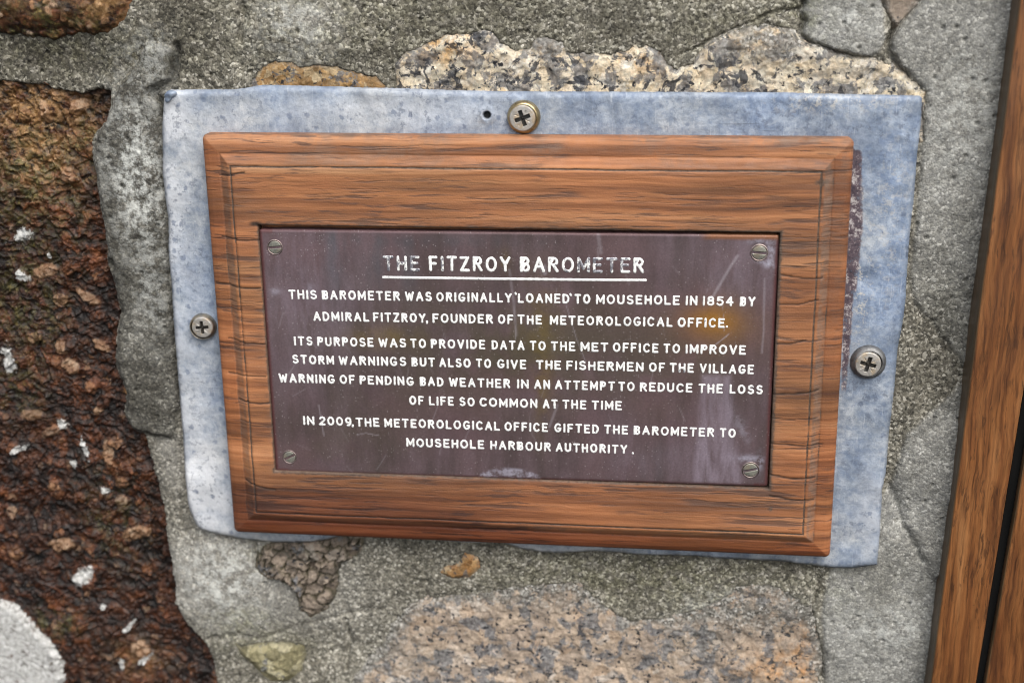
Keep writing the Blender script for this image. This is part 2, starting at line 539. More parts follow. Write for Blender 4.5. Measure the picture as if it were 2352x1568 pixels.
def blob(X, Z, px, py, rx, ry, rot=0.0):
    """soft round mask around a raster point, radii in raster pixels, 1 at the centre"""
    c = P(px, py)
    k = 0.153
    dx, dz = (X - c[0]) / k, (Z - c[1]) / k
    a = math.radians(rot)
    ex, ez = dx * math.cos(a) + dz * math.sin(a), -dx * math.sin(a) + dz * math.cos(a)
    return np.exp(-((ex / rx) ** 2 + (ez / ry) ** 2))


def base_level(X, Z):
    """slow rise and fall of the pointing"""
    b = 1.8 * fbm(X, Z, 70, 2, 3) + 1.5 * fbm(X, Z, 24, 3, 5)
    b = b - 1.2
    b += 3.2 * blob(X, Z, 520, 1340, 150, 110) + 1.5 * blob(X, Z, 700, 60, 300, 80)
    b -= 3.0 * blob(X, Z, 2150, 760, 60, 130) + 2.5 * blob(X, Z, 2090, 1150, 50, 90)
    b -= 1.5 * blob(X, Z, 150, 130, 220, 50)
    b += 2.0 * blob(X, Z, 2230, 1100, 60, 120)
    lg = sdf(PP([(2046, 1100), (2072, 1170), (2080, 1210), (2112, 1260), (2140, 1330), (2300, 1330), (2300, 900), (2120, 1000)]), X, Z) + 1.2 * fbm(X, Z, 9, 4, 44, .6)
    b += 1.7 * ss(-1.5, 3.0, lg)
    b -= 3.0 * blob(X, Z, 780, 1500, 130, 60)
    s = sdf(SHEET, X, Z)
    u = ss(-9, 1.5, s)
    return b * (1 - u) + np.minimum(b, -1.6) * u


def edge(outline, X, Z, amp=1.1, wl=7.0, seed=0):
    s = sdf(PP(outline), X, Z)
    return s + amp * fbm(X, Z, wl, 5, 40 + seed, .7)


E_SPEC = {'brown': (O_BROWN, 1.5, 7, 1), 'topleft': (O_TOPLEFT, 2.2, 7, 2), 'gran': (O_GRAN, 2.0, 6, 3), 'orange': (O_ORANGE, 1.3, 5, 4), 'pink': (O_PINK, 4.5, 16, 5),
          'rock': (O_ROCK, 2.4, 8, 6), 'yell': (O_YELL, 1.3, 6, 7), 'peb': (O_PEB, .8, 4, 8), 'tri': (O_TRI, .5, 5, 9)}


def E_(k, X, Z):
    o, a, w, s = E_SPEC[k]
    return edge(o, X, Z, a, w, s)


def build_mortar():
    X, Z = field(x0, x1, z0, z1, 0.45)
    b = base_level(X, Z)
    rough = np.ones(X.shape)
    eA, eB, eL = edge(O_PATCHA, X, Z, .8, 6, 20), edge(O_PATCHB, X, Z, .8, 6, 21), edge(O_PATCHL, X, Z, 1.6, 7, 22)
    sA, sB, sL = ss(-.5, 1.2, eA), ss(-.6, 1.5, eB), ss(-.5, 1.5, eL)
    low = blob(X, Z, 560, 1340, 240, 130)
    smooth = np.clip(np.maximum(np.maximum(sA, sB * .85), sL * .45), 0, 1)
    smooth = np.maximum(smooth, np.clip(low * 1.3, 0, .75))
    smooth = np.maximum(smooth, .8 * blob(X, Z, 390, 1060, 40, 120))
    smooth = np.maximum(smooth, .6 * blob(X, Z, 700, 40, 60, 60))
    depression = blob(X, Z, 2150, 760, 90, 150)
    smooth = smooth * (1 - .75 * depression)
    f1, f2, cid = worley(X, Z, 1.25, 11)
    gr = (0.65 - f1) * (0.35 + cid)
    f1b, _, cb = worley(X + .3 * fbm(X, Z, 3, 2, 9), Z, 3.1, 12)
    gb = np.maximum(0, .5 - f1b) * (cb > .72)
    r = 1 - .72 * smooth
    h = b + gr * .55 * r + gb * 1.0 * r + .24 * fbm(X, Z, 3.2, 3, 15) * (.25 + .75 * r) + .12 * r * gn(X / .9, Z / .9, 16)
    h += .6 * fbm(X, Z, 9, 3, 18)
    # thick repair patches and the cracks round them
    h += 2.6 * ss(-.6, 3.0, eL) * (1 + .25 * fbm(X, Z, 12, 3, 35)) + 1.2 * ss(-.3, 1.6, eA) + 1.1 * ss(-.3, 2.0, eB)
    ledge = [(352, 200), (368, 172), (392, 160), (398, 140), (392, 118)]
    for ln, wdt, dep in (([(404, 110), (400, 150), (392, 185), (360, 208), (352, 214), (376, 240), (382, 268), (396, 300), (402, 320)], 1.2, 3.0),
                         ([(1846, 5), (1838, 30), (1850, 50), (1838, 80), (1868, 104), (1940, 128), (1992, 138)], .7, 1.8),
                         ([(2030, 0), (2056, 50), (2044, 92), (2044, 130), (2066, 156), (2082, 178), (2080, 190)], .8, 2.2),
                         ([(2116, -4), (2064, 58), (2042, 95)], .7, 1.8),
                         ([(2040, 1118), (2062, 1160), (2072, 1205), (2100, 1250), (2120, 1290)], .9, .7),
                         ([(1884, 1320), (1878, 1360), (1862, 1400), (1870, 1440), (1884, 1500), (1888, 1560)], .6, 1.6),
                         ([(1560, 130), (1620, 100), (1700, 62), (1780, 28), (1830, 22)], .5, 1.0),
                         ([(480, 1470), (530, 1460), (600, 1470), (690, 1440), (780, 1420), (880, 1400)], 1.0, .6),
                         ([(790, 1430), (800, 1480), (790, 1540)], .8, 1.6),
                         ([(580, 1250), (590, 1300)], .8, 1.5),
                         ([(556, 20), (560, 50), (548, 90)], 1.2, 1.6),
                         ([(254, 600), (262, 620)], .9, 2.0)):
        d = ldist(PP(ln), X + .9 * fbm(X, Z, 4, 3, 30), Z + .9 * fbm(X, Z, 4, 3, 33))
        h -= 1.35 * dep * np.exp(-(d / (wdt * 1.15)) ** 2)
    # pits
    p1, _, pc = worley(X, Z, 9, 21)
    h -= 1.1 * ss(.11, .03, p1) * (pc > .5)
    # stones sit in the mortar
    for k, dep, w in (('gran', 3.5, 1.6), ('orange', 3.5, 1.6), ('pink', 4.0, 3.0), ('rock', 5.0, 2.0), ('yell', 5, 2), ('peb', 4, 1.5), ('tri', 8, 1.5)):
        e = E_(k, X, Z)
        h -= dep * ss(0, w, e)
    eb = E_('brown', X, Z)
    h -= .9 * np.exp(np.minimum(eb, 0) / 1.3) + 15 * ss(0, 1.3, eb)
    et = E_('topleft', X, Z)
    h -= 15 * ss(0, 2, et)
    # nothing pokes through the lead sheet
    s = sdf(SHEET, X, Z)
    h = np.where(s > .5, np.minimum(h, -0.8), np.where(s > -1.5, np.minimum(h, .8), h))
    green = .55 * blob(X, Z, 1500, 1330, 420, 90) + .35 * blob(X, Z, 900, 50, 500, 120) + .6 * blob(X, Z, 560, 1420, 80, 40) + .3 * blob(X, Z, 1700, 60, 200, 60) \
        + .6 * blob(X, Z, 1850, 20, 30, 40) + .5 * blob(X, Z, 150, 120, 260, 60) + .5 * blob(X, Z, 620, 1270, 60, 40) + .3 * blob(X, Z, 2280, 1480, 50, 120) + .45 * blob(X, Z, 590, 1480, 160, 40)
    dark = .85 * sL * (1 - .7 * blob(X, Z, 350, 120, 60, 70)) * ss(-.2, .35, fbm(X, Z, 26, 4, 38) + .45) + .95 * blob(X, Z, 130, 130, 260, 80) + .8 * blob(X, Z, 395, 30, 90, 90) + .8 * blob(X, Z, 378, 560, 34, 330) + .4 * blob(X, Z, 290, 720, 30, 160) + .45 * blob(X, Z, 1080, 40, 160, 60) \
        + .5 * depression + .5 * blob(X, Z, 350, 900, 60, 120) + .35 * blob(X, Z, 1450, 60, 220, 60) + .45 * blob(X, Z, 1480, 1290, 420, 30) + .45 * blob(X, Z, 520, 1490, 60, 60)  # upper left blob paints the shade under the overhanging stone
    pale = .95 * blob(X, Z, 320, 400, 70, 190) + .5 * blob(X, Z, 680, 60, 90, 90) + .4 * blob(X, Z, 350, 130, 50, 60) + .6 * blob(X, Z, 700, 1360, 180, 50) * 0 + .8 * blob(X, Z, 510, 1330, 110, 110) + .45 * blob(X, Z, 2220, 250, 90, 160) + .5 * blob(X, Z, 1960, 40, 40, 60) + .5 * blob(X, Z, 1700, 1400, 130, 50) + .5 * blob(X, Z, 2050, 1440, 110, 60) + .4 * blob(X, Z, 350, 690, 40, 100)
    warm = np.clip(1 - sB - sA - .8 * sL, 0, 1) * .5
    me = grid_mesh('mortar', X, Z, h, (eb < 3.2) & (et < 4), {'smooth': smooth, 'green': np.clip(green, 0, 1), 'dark': np.clip(dark, 0, 1), 'pale': np.clip(pale, 0, 1), 'warm': warm})
    return link('mortar', me, M_MORTAR, WALL)


def bbox(outline, pad):
    p = PP(outline)
    return max(x0, p[:, 0].min() - pad), min(x1, p[:, 0].max() + pad), max(z0, p[:, 1].min() - pad), min(z1, p[:, 1].max() + pad)


def set_stone(name, key, mat, rise, cell, amp, label, step=.4, seed=0, rust=None, smear=None, rnd=3.0, sheet=True, smear_edge=.5, soft=2.0, moss=.0, chunk=.0):
    """stone whose face stands about level with the mortar round it"""
    o = E_SPEC[key][0]
    X, Z = field(*bbox(o, 3), step)
    e = E_(key, X, Z)
    b = base_level(X, Z)
    wa = .8 + 2.6 * chunk
    f1, f2, cid = worley(X + wa * fbm(X, Z, 4 + 4 * chunk, 3, seed + 2), (Z + wa * fbm(X, Z, 4 + 4 * chunk, 3, seed + 5)) * (1 + .35 * chunk), cell, seed + 60)
    g1_, g2_, gid_ = worley(X + wa * fbm(X, Z, 5, 3, seed + 12), Z + wa * fbm(X, Z, 5, 3, seed + 15), cell * .52, seed + 64)
    if chunk:
        sw = cid > .55
        f1, f2, cid = np.where(sw, g1_, f1), np.where(sw, g2_, f2), np.where(sw, gid_, cid)
    rel = ((cid - .35) * ss(.02, .14, f2 - f1) * 1.5 - .9 * ss(.16, .02, f2 - f1)) * chunk + (1 - .3 * chunk) * ((cid - .5) * ss(0, .3, f2 - f1) * .8) + (1 - .35 * chunk) * fbm(X, Z, 5, 4, seed + 70, .6) + .6 * fbm(X, Z, 20, 2, seed + 71)
    h = b + (rise + amp * rel) * ss(-.5, rnd, e) - 1.6 * np.clip(-e, 0, 5) - .3
    if sheet:
        s = sdf(SHEET, X, Z)
        h = np.where(s > -.5, np.minimum(h, .6), h)
    sm = smear(X, Z) if smear else np.zeros(X.shape)
    at = {'rust': rust(X, Z) if rust else np.zeros(X.shape), 'smear': np.clip(sm + smear_edge * ss(soft, -.5, e + .8 * fbm(X, Z, 5, 3, seed + 75)), 0, 1.2),
          'moss': np.clip(moss * np.maximum(ss(2.2, -.5, e), .9 * ss(.22, .04, f2 - f1)), 0, 1)}
    return link(name, grid_mesh(name, X, Z, h, e > -2.4, at), mat, WALL, label)


def build_brown():
    X, Z = field(*bbox(O_BROWN, 3), .33)
    e = E_('brown', X, Z)
    wx, wz = X + 1.4 * fbm(X, Z, 6, 3, 80), Z + 1.4 * fbm(X, Z, 6, 3, 83)
    f1, f2, cid = worley(wx, wz, 4.6, 84)
    g1, g2, gid = worley(wx, wz, 1.9, 85)
    h = -4.8 + 3.4 * fbm(X, Z, 42, 3, 86) + 1.7 * fbm(X * .8 + Z * .3, Z * 1.2 - X * .3, 14, 5, 87, .55)
    p1, p2, pid = worley(wx, wz, 6.5, 184)
    q1, q2, qid = worley(wx, wz, 3.0, 185)
    lp = ss(.46, .36, p1) * (pid > .78)
    lq = ss(.5, .36, q1) * (qid > .60)
    lump = .75 * np.maximum(lp * (pid > .90), lq * .4 * (qid > .95))
    tone = np.where((lp > .05) & (pid > .90), (pid - .90) / .10, (qid - .86) / .14)
    h += 1.5 * np.sqrt(np.clip(1 - (p1 / .5) ** 2, 0, 1)) * (pid > .90) + .6 * np.sqrt(np.clip(1 - (q1 / .55) ** 2, 0, 1)) * (qid > .86)
    for cc, e1, e2, size, am in ((cid, f1, f2, 4.6, 1.5), (gid, g1, g2, 1.9, .55)):      # broken crystal faces
        a = cc * 43.0
        h += am * (((X * np.cos(a) + Z * np.sin(a)) / size + cc * 9) % 1.0 - .5) * ss(0, .10, e2 - e1) + .4 * am * (cc - .5)
    cr_ = np.exp(-(fbm(X + .5 * Z, Z, 34, 4, 190, .6) / .045) ** 2)
    h -= .8 * cr_
    pit = np.clip(cr_ * .8 + ss(.35, .6, fbm(X, Z, 10, 4, 191, .6)), 0, 1) * (1 - lump)
    h -= 1.6 * ss(.3, .6, fbm(X, Z, 10, 4, 191, .6))
    h += .3 * fbm(X, Z, 1.6, 2, 89)
    ridge = 1 - np.abs(fbm(X + .4 * Z, Z * 1.3, 12, 3, 91))
    h += .4 * (ridge - .8) + .3 * fbm(X, Z, 4, 3, 192, .6)
    h -= 2.5 * blob(X, Z, 60, 1180, 120, 60) - 2.0 * blob(X, Z, 120, 400, 120, 120)
    peb = np.zeros(X.shape)
    for (px, py, rx, ry, ro, up) in ((128, 806, 22, 16, -60, 1.6), (150, 850, 24, 18, -20, 1.8), (186, 690, 36, 15, -35, 1.5), (222, 800, 24, 12, -40, 1.4), (145, 408, 18, 24, 0, 1.5),
                                     (92, 260, 14, 26, 20, 1.2), (172, 245, 26, 14, 10, 1.3), (130, 1262, 40, 20, 10, 1.5), (240, 1050, 14, 40, 0, 1.0), (300, 1240, 40, 22, 20, 1.6),
                                     (310, 1505, 30, 30, 0, 1.4), (110, 1000, 40, 12, 25, 1.0), (60, 960, 26, 16, 0, 1.2), (90, 630, 34, 18, 15, 1.2), (215, 950, 18, 10, 30, 1.0)):
        m = blob(wx, wz, px, py, rx, ry, ro)
        h += up * ss(.25, .75, m)
        peb = np.maximum(peb, ss(.32, .5, m) * (.25 + .42 * abs(math.sin(px))))
    lich = np.zeros(X.shape)
    for (px, py, rx, ry, ro) in ((180, 1334, 28, 46, -38), (6, 838, 24, 46, 0), (36, 548, 34, 22, 15), (40, 640, 20, 20, 0), (96, 592, 9, 10, 0), (132, 985, 16, 24, 20),
                                 (182, 1040, 10, 48, 10), (155, 1075, 10, 20, 10), (34, 1036, 40, 10, 30), (232, 1135, 17, 15, 0), (226, 1405, 12, 11, 0), (284, 1450, 9, 30, -25),
                                 (322, 1530, 34, 12, 35), (266, 1540, 8, 28, 0)):
        m = blob(wx + 1.8 * fbm(X, Z, 9, 3, 97), wz + 1.8 * fbm(X, Z, 9, 3, 98), px, py, rx * .92, ry * .92, ro)
        lich = np.maximum(lich, m * .95)
    # big pale crust in the lower corner
    cr = sdf(PP([(-260, 1340), (0, 1385), (30, 1400), (62, 1432), (98, 1472), (124, 1505), (138, 1530), (144, 1850), (-260, 1850)]), X, Z) + 1.5 * fbm(X, Z, 7, 4, 95, .65)
    h = h * (1 - .8 * ss(-.5, 3, cr)) + (-1.6) * .8 * ss(-.5, 3, cr)
    lich = np.maximum(lich, ss(-.4, .9, cr) * (.72 + .25 * fbm(X, Z, 9, 4, 96)))
    li2 = ss(.35, .6, lich)
    h += .35 * li2
    moss = np.clip(.8 * blob(X, Z, 60, 420, 130, 150) + .7 * blob(X, Z, 40, 700, 90, 130) + .5 * blob(X, Z, 190, 330, 70, 70) + .8 * blob(X, Z, 120, 1440, 60, 40)
                   + .35 * blob(X, Z, 250, 1200, 80, 150) + .5 * blob(X, Z, 30, 900, 60, 80), 0, 1)
    och = np.clip(.9 * blob(X, Z, 70, 330, 110, 120) + .5 * blob(X, Z, 60, 230, 90, 40) + .35 * blob(X, Z, 300, 1530, 80, 60) + .8 * blob(X, Z, 284, 905, 9, 10) + .25 * blob(X, Z, 200, 280, 60, 60), 0, 1)
    h -= 2.5 * ss(-1, -3, e)
    me = grid_mesh('dark_brown_stone', X, Z, h, e > -3, {'moss': moss, 'ochre': och, 'pebble': np.clip(peb, 0, .8), 'lichen': lich, 'lump': lump, 'tone': tone, 'pit': pit})
    return link('dark_brown_stone', me, M_BROWN, WALL, 'rough rusty brown stone with white lichen patches')


def build_topleft():
    X, Z = field(*bbox(O_TOPLEFT, 3), .4)
    e = E_('topleft', X, Z)
    wx, wz = X + 1.4 * fbm(X, Z, 6, 3, 180), Z + 1.4 * fbm(X, Z, 6, 3, 183)
    f1, f2, cid = worley(wx, wz, 3.6, 184)
    h = 1.2 + 2.4 * ss(0, 9, e) + 1.5 * fbm(X, Z, 12, 4, 186, .6) + 1.0 * (cid - .35) * ss(0, .3, f2 - f1)
    h -= 2.2 * np.clip(-e, 0, 5) + 1.5 * (1 - ss(0, 3, e))
    z = np.zeros(X.shape)
    och = np.clip(.8 * blob(X, Z, 240, 10, 70, 50) + .3 * blob(X, Z, 60, 20, 60, 30), 0, 1)
    moss = np.clip(.9 * blob(X, Z, 90, 50, 150, 60), 0, 1)
    me = grid_mesh('mossy_stone', X, Z, h, e > -3, {'moss': moss, 'ochre': och, 'pebble': z, 'lichen': z, 'lump': ss(.5, .36, f1) * (cid > .4), 'tone': cid, 'pit': ss(.2, .5, fbm(X, Z, 10, 4, 187, .6)) * .8})
    return link('mossy_stone', me, M_BROWN, WALL, 'orange brown stone with dark moss in the upper corner')


# big rough body of the wall behind the pointing
bm = bmesh.new()
bmesh.ops.create_cube(bm, size=1.0, matrix=Matrix.Translation((0, .222, 0)) @ Matrix.Diagonal((3.0, .4, 2.6, 1)))
me = bpy.data.meshes.new('wall_core')
bm.to_mesh(me)
bm.free()
for a in ('smooth', 'green', 'dark', 'pale', 'warm'):
    me.attributes.new(a, 'FLOAT', 'POINT')
link('wall_core', me, M_MORTAR, WALL)

build_mortar()
build_brown()
build_topleft()
set_stone('granite_stone', 'gran', M_GRAN, 1.7, 5.2, 1.3, 'cream and grey speckled granite above the lead sheet', seed=1,
          rust=lambda X, Z: .75 * blob(X, Z, 1020, 100, 60, 40) + .7 * blob(X, Z, 1490, 120, 60, 40) + .5 * blob(X, Z, 1260, 100, 40, 30) + .25 + .4 * blob(X, Z, 1740, 100, 80, 30),
          smear=lambda X, Z: .9 * blob(X, Z, 1760, 92, 120, 44) + .5 * blob(X, Z, 2000, 160, 60, 24) + .5 * blob(X, Z, 1260, 110, 60, 20))
set_stone('orange_stone', 'orange', M_ORANGE, .8, 3.2, .9, 'orange stained stone above the lead sheet', seed=2)
set_stone('granite_stone', 'pink', M_PINK, .7, 6.0, 1.2, 'large pinkish brown granite below the lead sheet', seed=3, smear_edge=1.0, soft=7.0,
          rust=lambda X, Z: .6 * blob(X, Z, 1840, 1470, 60, 110) + .7 * blob(X, Z, 1780, 1540, 120, 50) + .5 * blob(X, Z, 1380, 1390, 70, 40),
          smear=lambda X, Z: .95 * blob(X, Z, 1720, 1410, 150, 50) + .5 * blob(X, Z, 900, 1500, 120, 90) + .5 * blob(X, Z, 1240, 1380, 140, 36) + .45 * blob(X, Z, 1600, 1480, 80, 60))
set_stone('rubble_stone', 'rock', M_ROCK, 2.6, 7.0, 2.6, 'small jagged brown rock under the bulging corner of the lead sheet', seed=4, rnd=3.0, smear_edge=.25, moss=1.0, chunk=1.0)
set_stone('yellow_stone', 'yell', M_YELL, 3.4, 5.0, 1.3, 'small yellow green stone at the bottom', seed=5, rnd=4.5, step=.35, smear_edge=.35, moss=.55, chunk=.35)
set_stone('orange_pebble', 'peb', M_ORANGE, 1.6, 3.0, .9, 'small orange pebble below the lead sheet', seed=6, rnd=2.5, step=.3,
          rust=lambda X, Z: np.full(X.shape, .7))
set_stone('wedge_stone', 'tri', M_ROCK, -1.0, 8.0, .7, 'small dark wedge shaped stone at the top', seed=7, rnd=2.0, sheet=False)

# ------------------------------------------------------------------ lead sheet


def mat_lead():
    n = NT('weathered lead')
    big = n.noise(26, 4, .6)
    c = n.ramp(n.noise(130, 7, .74, .3), [(.30, (.17, .205, .27)), (.44, (.34, .385, .455)), (.55, (.475, .515, .58)), (.68, (.66, .685, .715))])
    c = n.mix(n.ss(.46, .62, n.noise(420, 5, .75)), c, n.mix(.5, c, (.2, .26, .37)))
    c = n.mix(n.ss(.40, .62, big), c, n.mix(1, c, (.76, .84, .97), 'MULTIPLY'))
    c = n.mix(1, c, (.80, .79, .76), 'MULTIPLY')
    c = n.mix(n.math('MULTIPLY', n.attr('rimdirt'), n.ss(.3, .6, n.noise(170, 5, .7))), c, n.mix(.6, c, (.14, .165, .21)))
    c = n.mix(n.math('MULTIPLY', n.attr('whiten'), n.ss(.28, .6, n.noise(90, 5, .7))), c, n.mix(.7, c, (.70, .71, .73)))
    c = n.mix(n.math('MULTIPLY', n.attr('blue'), .6), c, n.mix(1, c, (.78, .90, 1.08), 'MULTIPLY'))
    # dark tarnish spots
    v = n.vor(330, v=n.warp(600, .0012), out='Color')
    vd = n.vor(330, v=n.warp(600, .0012))
    sp = n.math('MULTIPLY', n.ss(.8, .86, n.sep(v, 0)), n.ss(.42, .2, vd))
    c = n.mix(n.math('MULTIPLY', sp, .62), c, (.13, .165, .24))
    pit = n.math('MULTIPLY', n.ss(.54, .62, n.noise(480, 4, .7)), n.ss(.42, .6, n.noise(45, 3)))
    c = n.mix(n.math('MULTIPLY', pit, .5), c, (.085, .105, .15))
    # sideways scuffs
    st = n.noise(1, 4, .6, v=n.map((60, 1, 1400)))
    sm = n.math('MULTIPLY', n.ss(.58, .64, st), n.math('MAXIMUM', n.math('MULTIPLY', n.ss(.56, .7, n.noise(40, 2)), .5), n.attr('scuff')))
    c = n.mix(n.math('MULTIPLY', sm, .75), c, (.075, .085, .11))
    c = n.mix(n.ss(.60, .7, n.noise(1, 3, .6, v=n.map((1100, 1, 70), rot=(0, .5, 0)))), c, n.mix(.25, c, (.7, .72, .75)))
    # chalky crust
    cf = n.math('MULTIPLY', n.attr('crust'), n.ss(.5, .6, n.noise(500, 5, .75)))
    c = n.mix(cf, c, (.52, .5, .46))
    # old sealant along the board
    sl = n.attr('sealant')
    sf = n.ss(.4, .62, n.math('ADD', sl, n.math('MULTIPLY', n.math('SUBTRACT', n.noise(260, 5, .75), .5), .9)))
    c = n.mix(sf, c, n.ramp(n.noise(520, 4, .75), [(.3, (.03, .026, .038)), (.52, (.11, .08, .095)), (.6, (.36, .33, .33)), (.75, (.6, .57, .55))]))
    c = n.mix(n.attr('hole'), c, (.012, .012, .014))
    nr = n.bump(n.noise(700, 4, .7), .0004, .5)
    nr = n.bump(n.noise(90, 3), .0012, .6, nr)
    return n.set(color=c, rough=n.sep(n.ramp(n.noise(200, 4), [(.3, .42), (.7, .68)]), 0), metal=.18, normal=nr, spec=.4)


M_LEAD = mat_lead()


def resample(poly, step, jitter, seed):
    out = []
    n = len(poly)
    rng = np.random.default_rng(seed)
    for i in range(n):
        a, b = poly[i], poly[(i + 1) % n]
        L = np.hypot(*(b - a))
        k = max(1, int(L / step))
        for j in range(k):
            out.append(a + (b - a) * j / k + rng.normal(0, jitter, 2))
    return np.array(out)


def sheet_height(X, Z):
    h = H_SHEET + .5 * fbm(X, Z, 40, 2, 201) + .32 * fbm(X, Z, 13, 3, 203)
    s = sdf(SHEET, X, Z)
    h += 1.0 * ss(6, 0, s) * fbm(X, Z, 18, 2, 205)
    h -= 2.2 * blob(X, Z, 620, 1260, 180, 26) * ss(9, 0, s)
    h += 1.6 * blob(X, Z, 440, 1120, 40, 90) * ss(8, 0, s)
    h -= .9 * blob(X, Z, 1180, 1262, 60, 20)
    h += 1.0 * blob(X, Z, 395, 218, 24, 20)
    h += 1.1 * blob(X, Z, 2030, 1118, 18, 18)
    h -= .9 * ss(1.4, 0, s)
    # dents and a gouge
    for (px, py, r, d) in ((1994, 640, 20, -.5), (475, 736, 12, .9), (1700, 280, 40, -.3), (2068, 310, 10, .6), (2050, 420, 12, .4), (1960, 1230, 40, -.4), (470, 1100, 30, .6)):
        h += d * blob(X, Z, px, py, r, r)
    dh = np.hypot(X - P(1118, 265, H_SHEET)[0], Z - P(1118, 265, H_SHEET)[1])
    h += .5 * np.exp(-((dh - 1.9) / .6) ** 2) - 1.8 * ss(1.6, 1.0, dh)
    hb = sdf(PP([(455, 300), (1975, 300), (1915, 1285), (530, 1225)], H_SHEET), X, Z)
    return np.where(hb > 0, np.minimum(h, H_SHEET + .1), h)


BQ5 = PP([(467, 306), (1961, 316), (1905, 1275), (541, 1217)], 6.0)


def build_sheet(root):
    out = resample(SHEET, .9, .05, 5)
    gx, gz = field(SHEET[:, 0].min(), SHEET[:, 0].max(), SHEET[:, 1].min(), SHEET[:, 1].max(), 1.15)
    rng = np.random.default_rng(8)
    gx = gx + rng.uniform(-.25, .25, gx.shape)
    gz = gz + rng.uniform(-.25, .25, gz.shape)
    k = sdf(SHEET, gx, gz) > .8
    hb = sdf(PP([(520, 360), (1910, 370), (1860, 1200), (590, 1160)], H_SHEET), gx, gz)
    k &= (hb < 2) | (rng.random(gx.shape) < .05)
    hx, hz = P(1118, 265, H_SHEET)
    k &= np.hypot(gx - hx, gz - hz) > 2.6
    ring = [np.array([hx + r * (1 + .12 * math.sin(3 * a + r)) * math.cos(a), hz + r * (1 + .15 * math.cos(2 * a)) * math.sin(a)])
            for r in (.5, .85, 1.1, 1.35, 1.7, 2.1) for a in np.linspace(0, 6.283, 17)[:-1]]
    pts = [Vector(p) for p in out] + [Vector((a, b)) for a, b in zip(gx[k], gz[k])] + [Vector(p) for p in ring] + [Vector((hx, hz))]
    ed = [(i, (i + 1) % len(out)) for i in range(len(out))]
    vs, _, fs, *_ = delaunay_2d_cdt(pts, ed, [], 1, 1e-4)
    v = np.array([(a.x, a.y) for a in vs])
    f = np.array([t for t in fs if len(t) == 3])
    X, Z = v[:, 0], v[:, 1]
    a2 = (X[f[:, 1]] - X[f[:, 0]]) * (Z[f[:, 2]] - Z[f[:, 0]]) - (X[f[:, 2]] - X[f[:, 0]]) * (Z[f[:, 1]] - Z[f[:, 0]])
    f = np.where((a2 > 0)[:, None], f, f[:, ::-1])
    h = sheet_height(X, Z)
    dh = np.hypot(X - hx, Z - hz)
    at = {'whiten': np.clip(.75 * ss(P(500, 700)[0], P(420, 700)[0], X) + 1.2 * blob(X, Z, 470, 1150, 110, 160) + .5 * blob(X, Z, 440, 300, 160, 120) + .7 * blob(X, Z, 900, 250, 260, 40) + .7 * blob(X, Z, 2000, 1180, 40, 120)
                                    + .8 * blob(X, Z, 1100, 1255, 420, 40), 0, 1),
          'blue': np.clip(.9 * blob(X, Z, 1900, 260, 260, 60) + .9 * blob(X, Z, 2040, 600, 60, 260) + .5 * blob(X, Z, 440, 700, 40, 200), 0, 1),
          'scuff': np.clip(blob(X, Z, 1730, 292, 100, 14) + blob(X, Z, 1560, 318, 300, 8) + .6 * blob(X, Z, 640, 308, 150, 10), 0, 1),
          'crust': np.clip(.8 * blob(X, Z, 1900, 232, 120, 22) + .9 * blob(X, Z, 1976, 660, 18, 120) + .5 * blob(X, Z, 2040, 500, 40, 200) + .3 * blob(X, Z, 470, 740, 14, 12), 0, 1),
          'sealant': ss(-1.6, 1.2, sdf(PP([(1940, 335), (1982, 345), (1985, 430), (1984, 520), (1978, 600), (1962, 700), (1955, 800), (1945, 900), (1930, 900)], H_SHEET), X, Z)) * .66,
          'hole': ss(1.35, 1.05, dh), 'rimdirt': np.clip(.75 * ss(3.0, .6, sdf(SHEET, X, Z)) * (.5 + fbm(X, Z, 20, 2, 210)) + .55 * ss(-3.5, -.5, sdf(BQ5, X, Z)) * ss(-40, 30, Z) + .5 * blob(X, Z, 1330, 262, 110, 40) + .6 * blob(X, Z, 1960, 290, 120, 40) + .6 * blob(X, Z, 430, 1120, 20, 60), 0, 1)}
    co = np.stack([X, -h, Z], -1) / 1000
    me = mesh_np('sheet', co, f, at)
    o = link('sheet', me, M_LEAD, root)
    m = o.modifiers.new('thickness', 'SOLIDIFY')
    m.thickness = .0014
    m.offset = -1
    return o


c_ = P(1240, 1300, 0)
LEAD = thing('lead_sheet', 'pale blue grey lead sheet with ragged lower edge screwed to the stone wall', 'metal sheet', (c_[0] / 1000, 0, c_[1] / 1000))
build_sheet(LEAD)
# rolled over corner
c = P(392, 220, H_SHEET)
bm = bmesh.new()
bmesh.ops.create_uvsphere(bm, u_segments=24, v_segments=14, radius=1.0)
for v in bm.verts:
    r = 1 + .18 * math.sin(3.1 * v.co.x + 2 * v.co.z) + .1 * math.sin(7 * v.co.y + 4 * v.co.x)
    a = math.radians(40)
    x, y, z = v.co.x * 2.5 * r, v.co.y * 1.3 * r, v.co.z * 1.5 * r
    v.co = ((c[0] + x * math.cos(a) - z * math.sin(a)) / 1000, (-H_SHEET - .6 + y) / 1000, (c[1] + x * math.sin(a) + z * math.cos(a)) / 1000)
for f in bm.faces:
    f.smooth = True
me = bpy.data.meshes.new('folded_corner')
bm.to_mesh(me)
bm.free()
link('folded_corner', me, M_LEAD, LEAD)


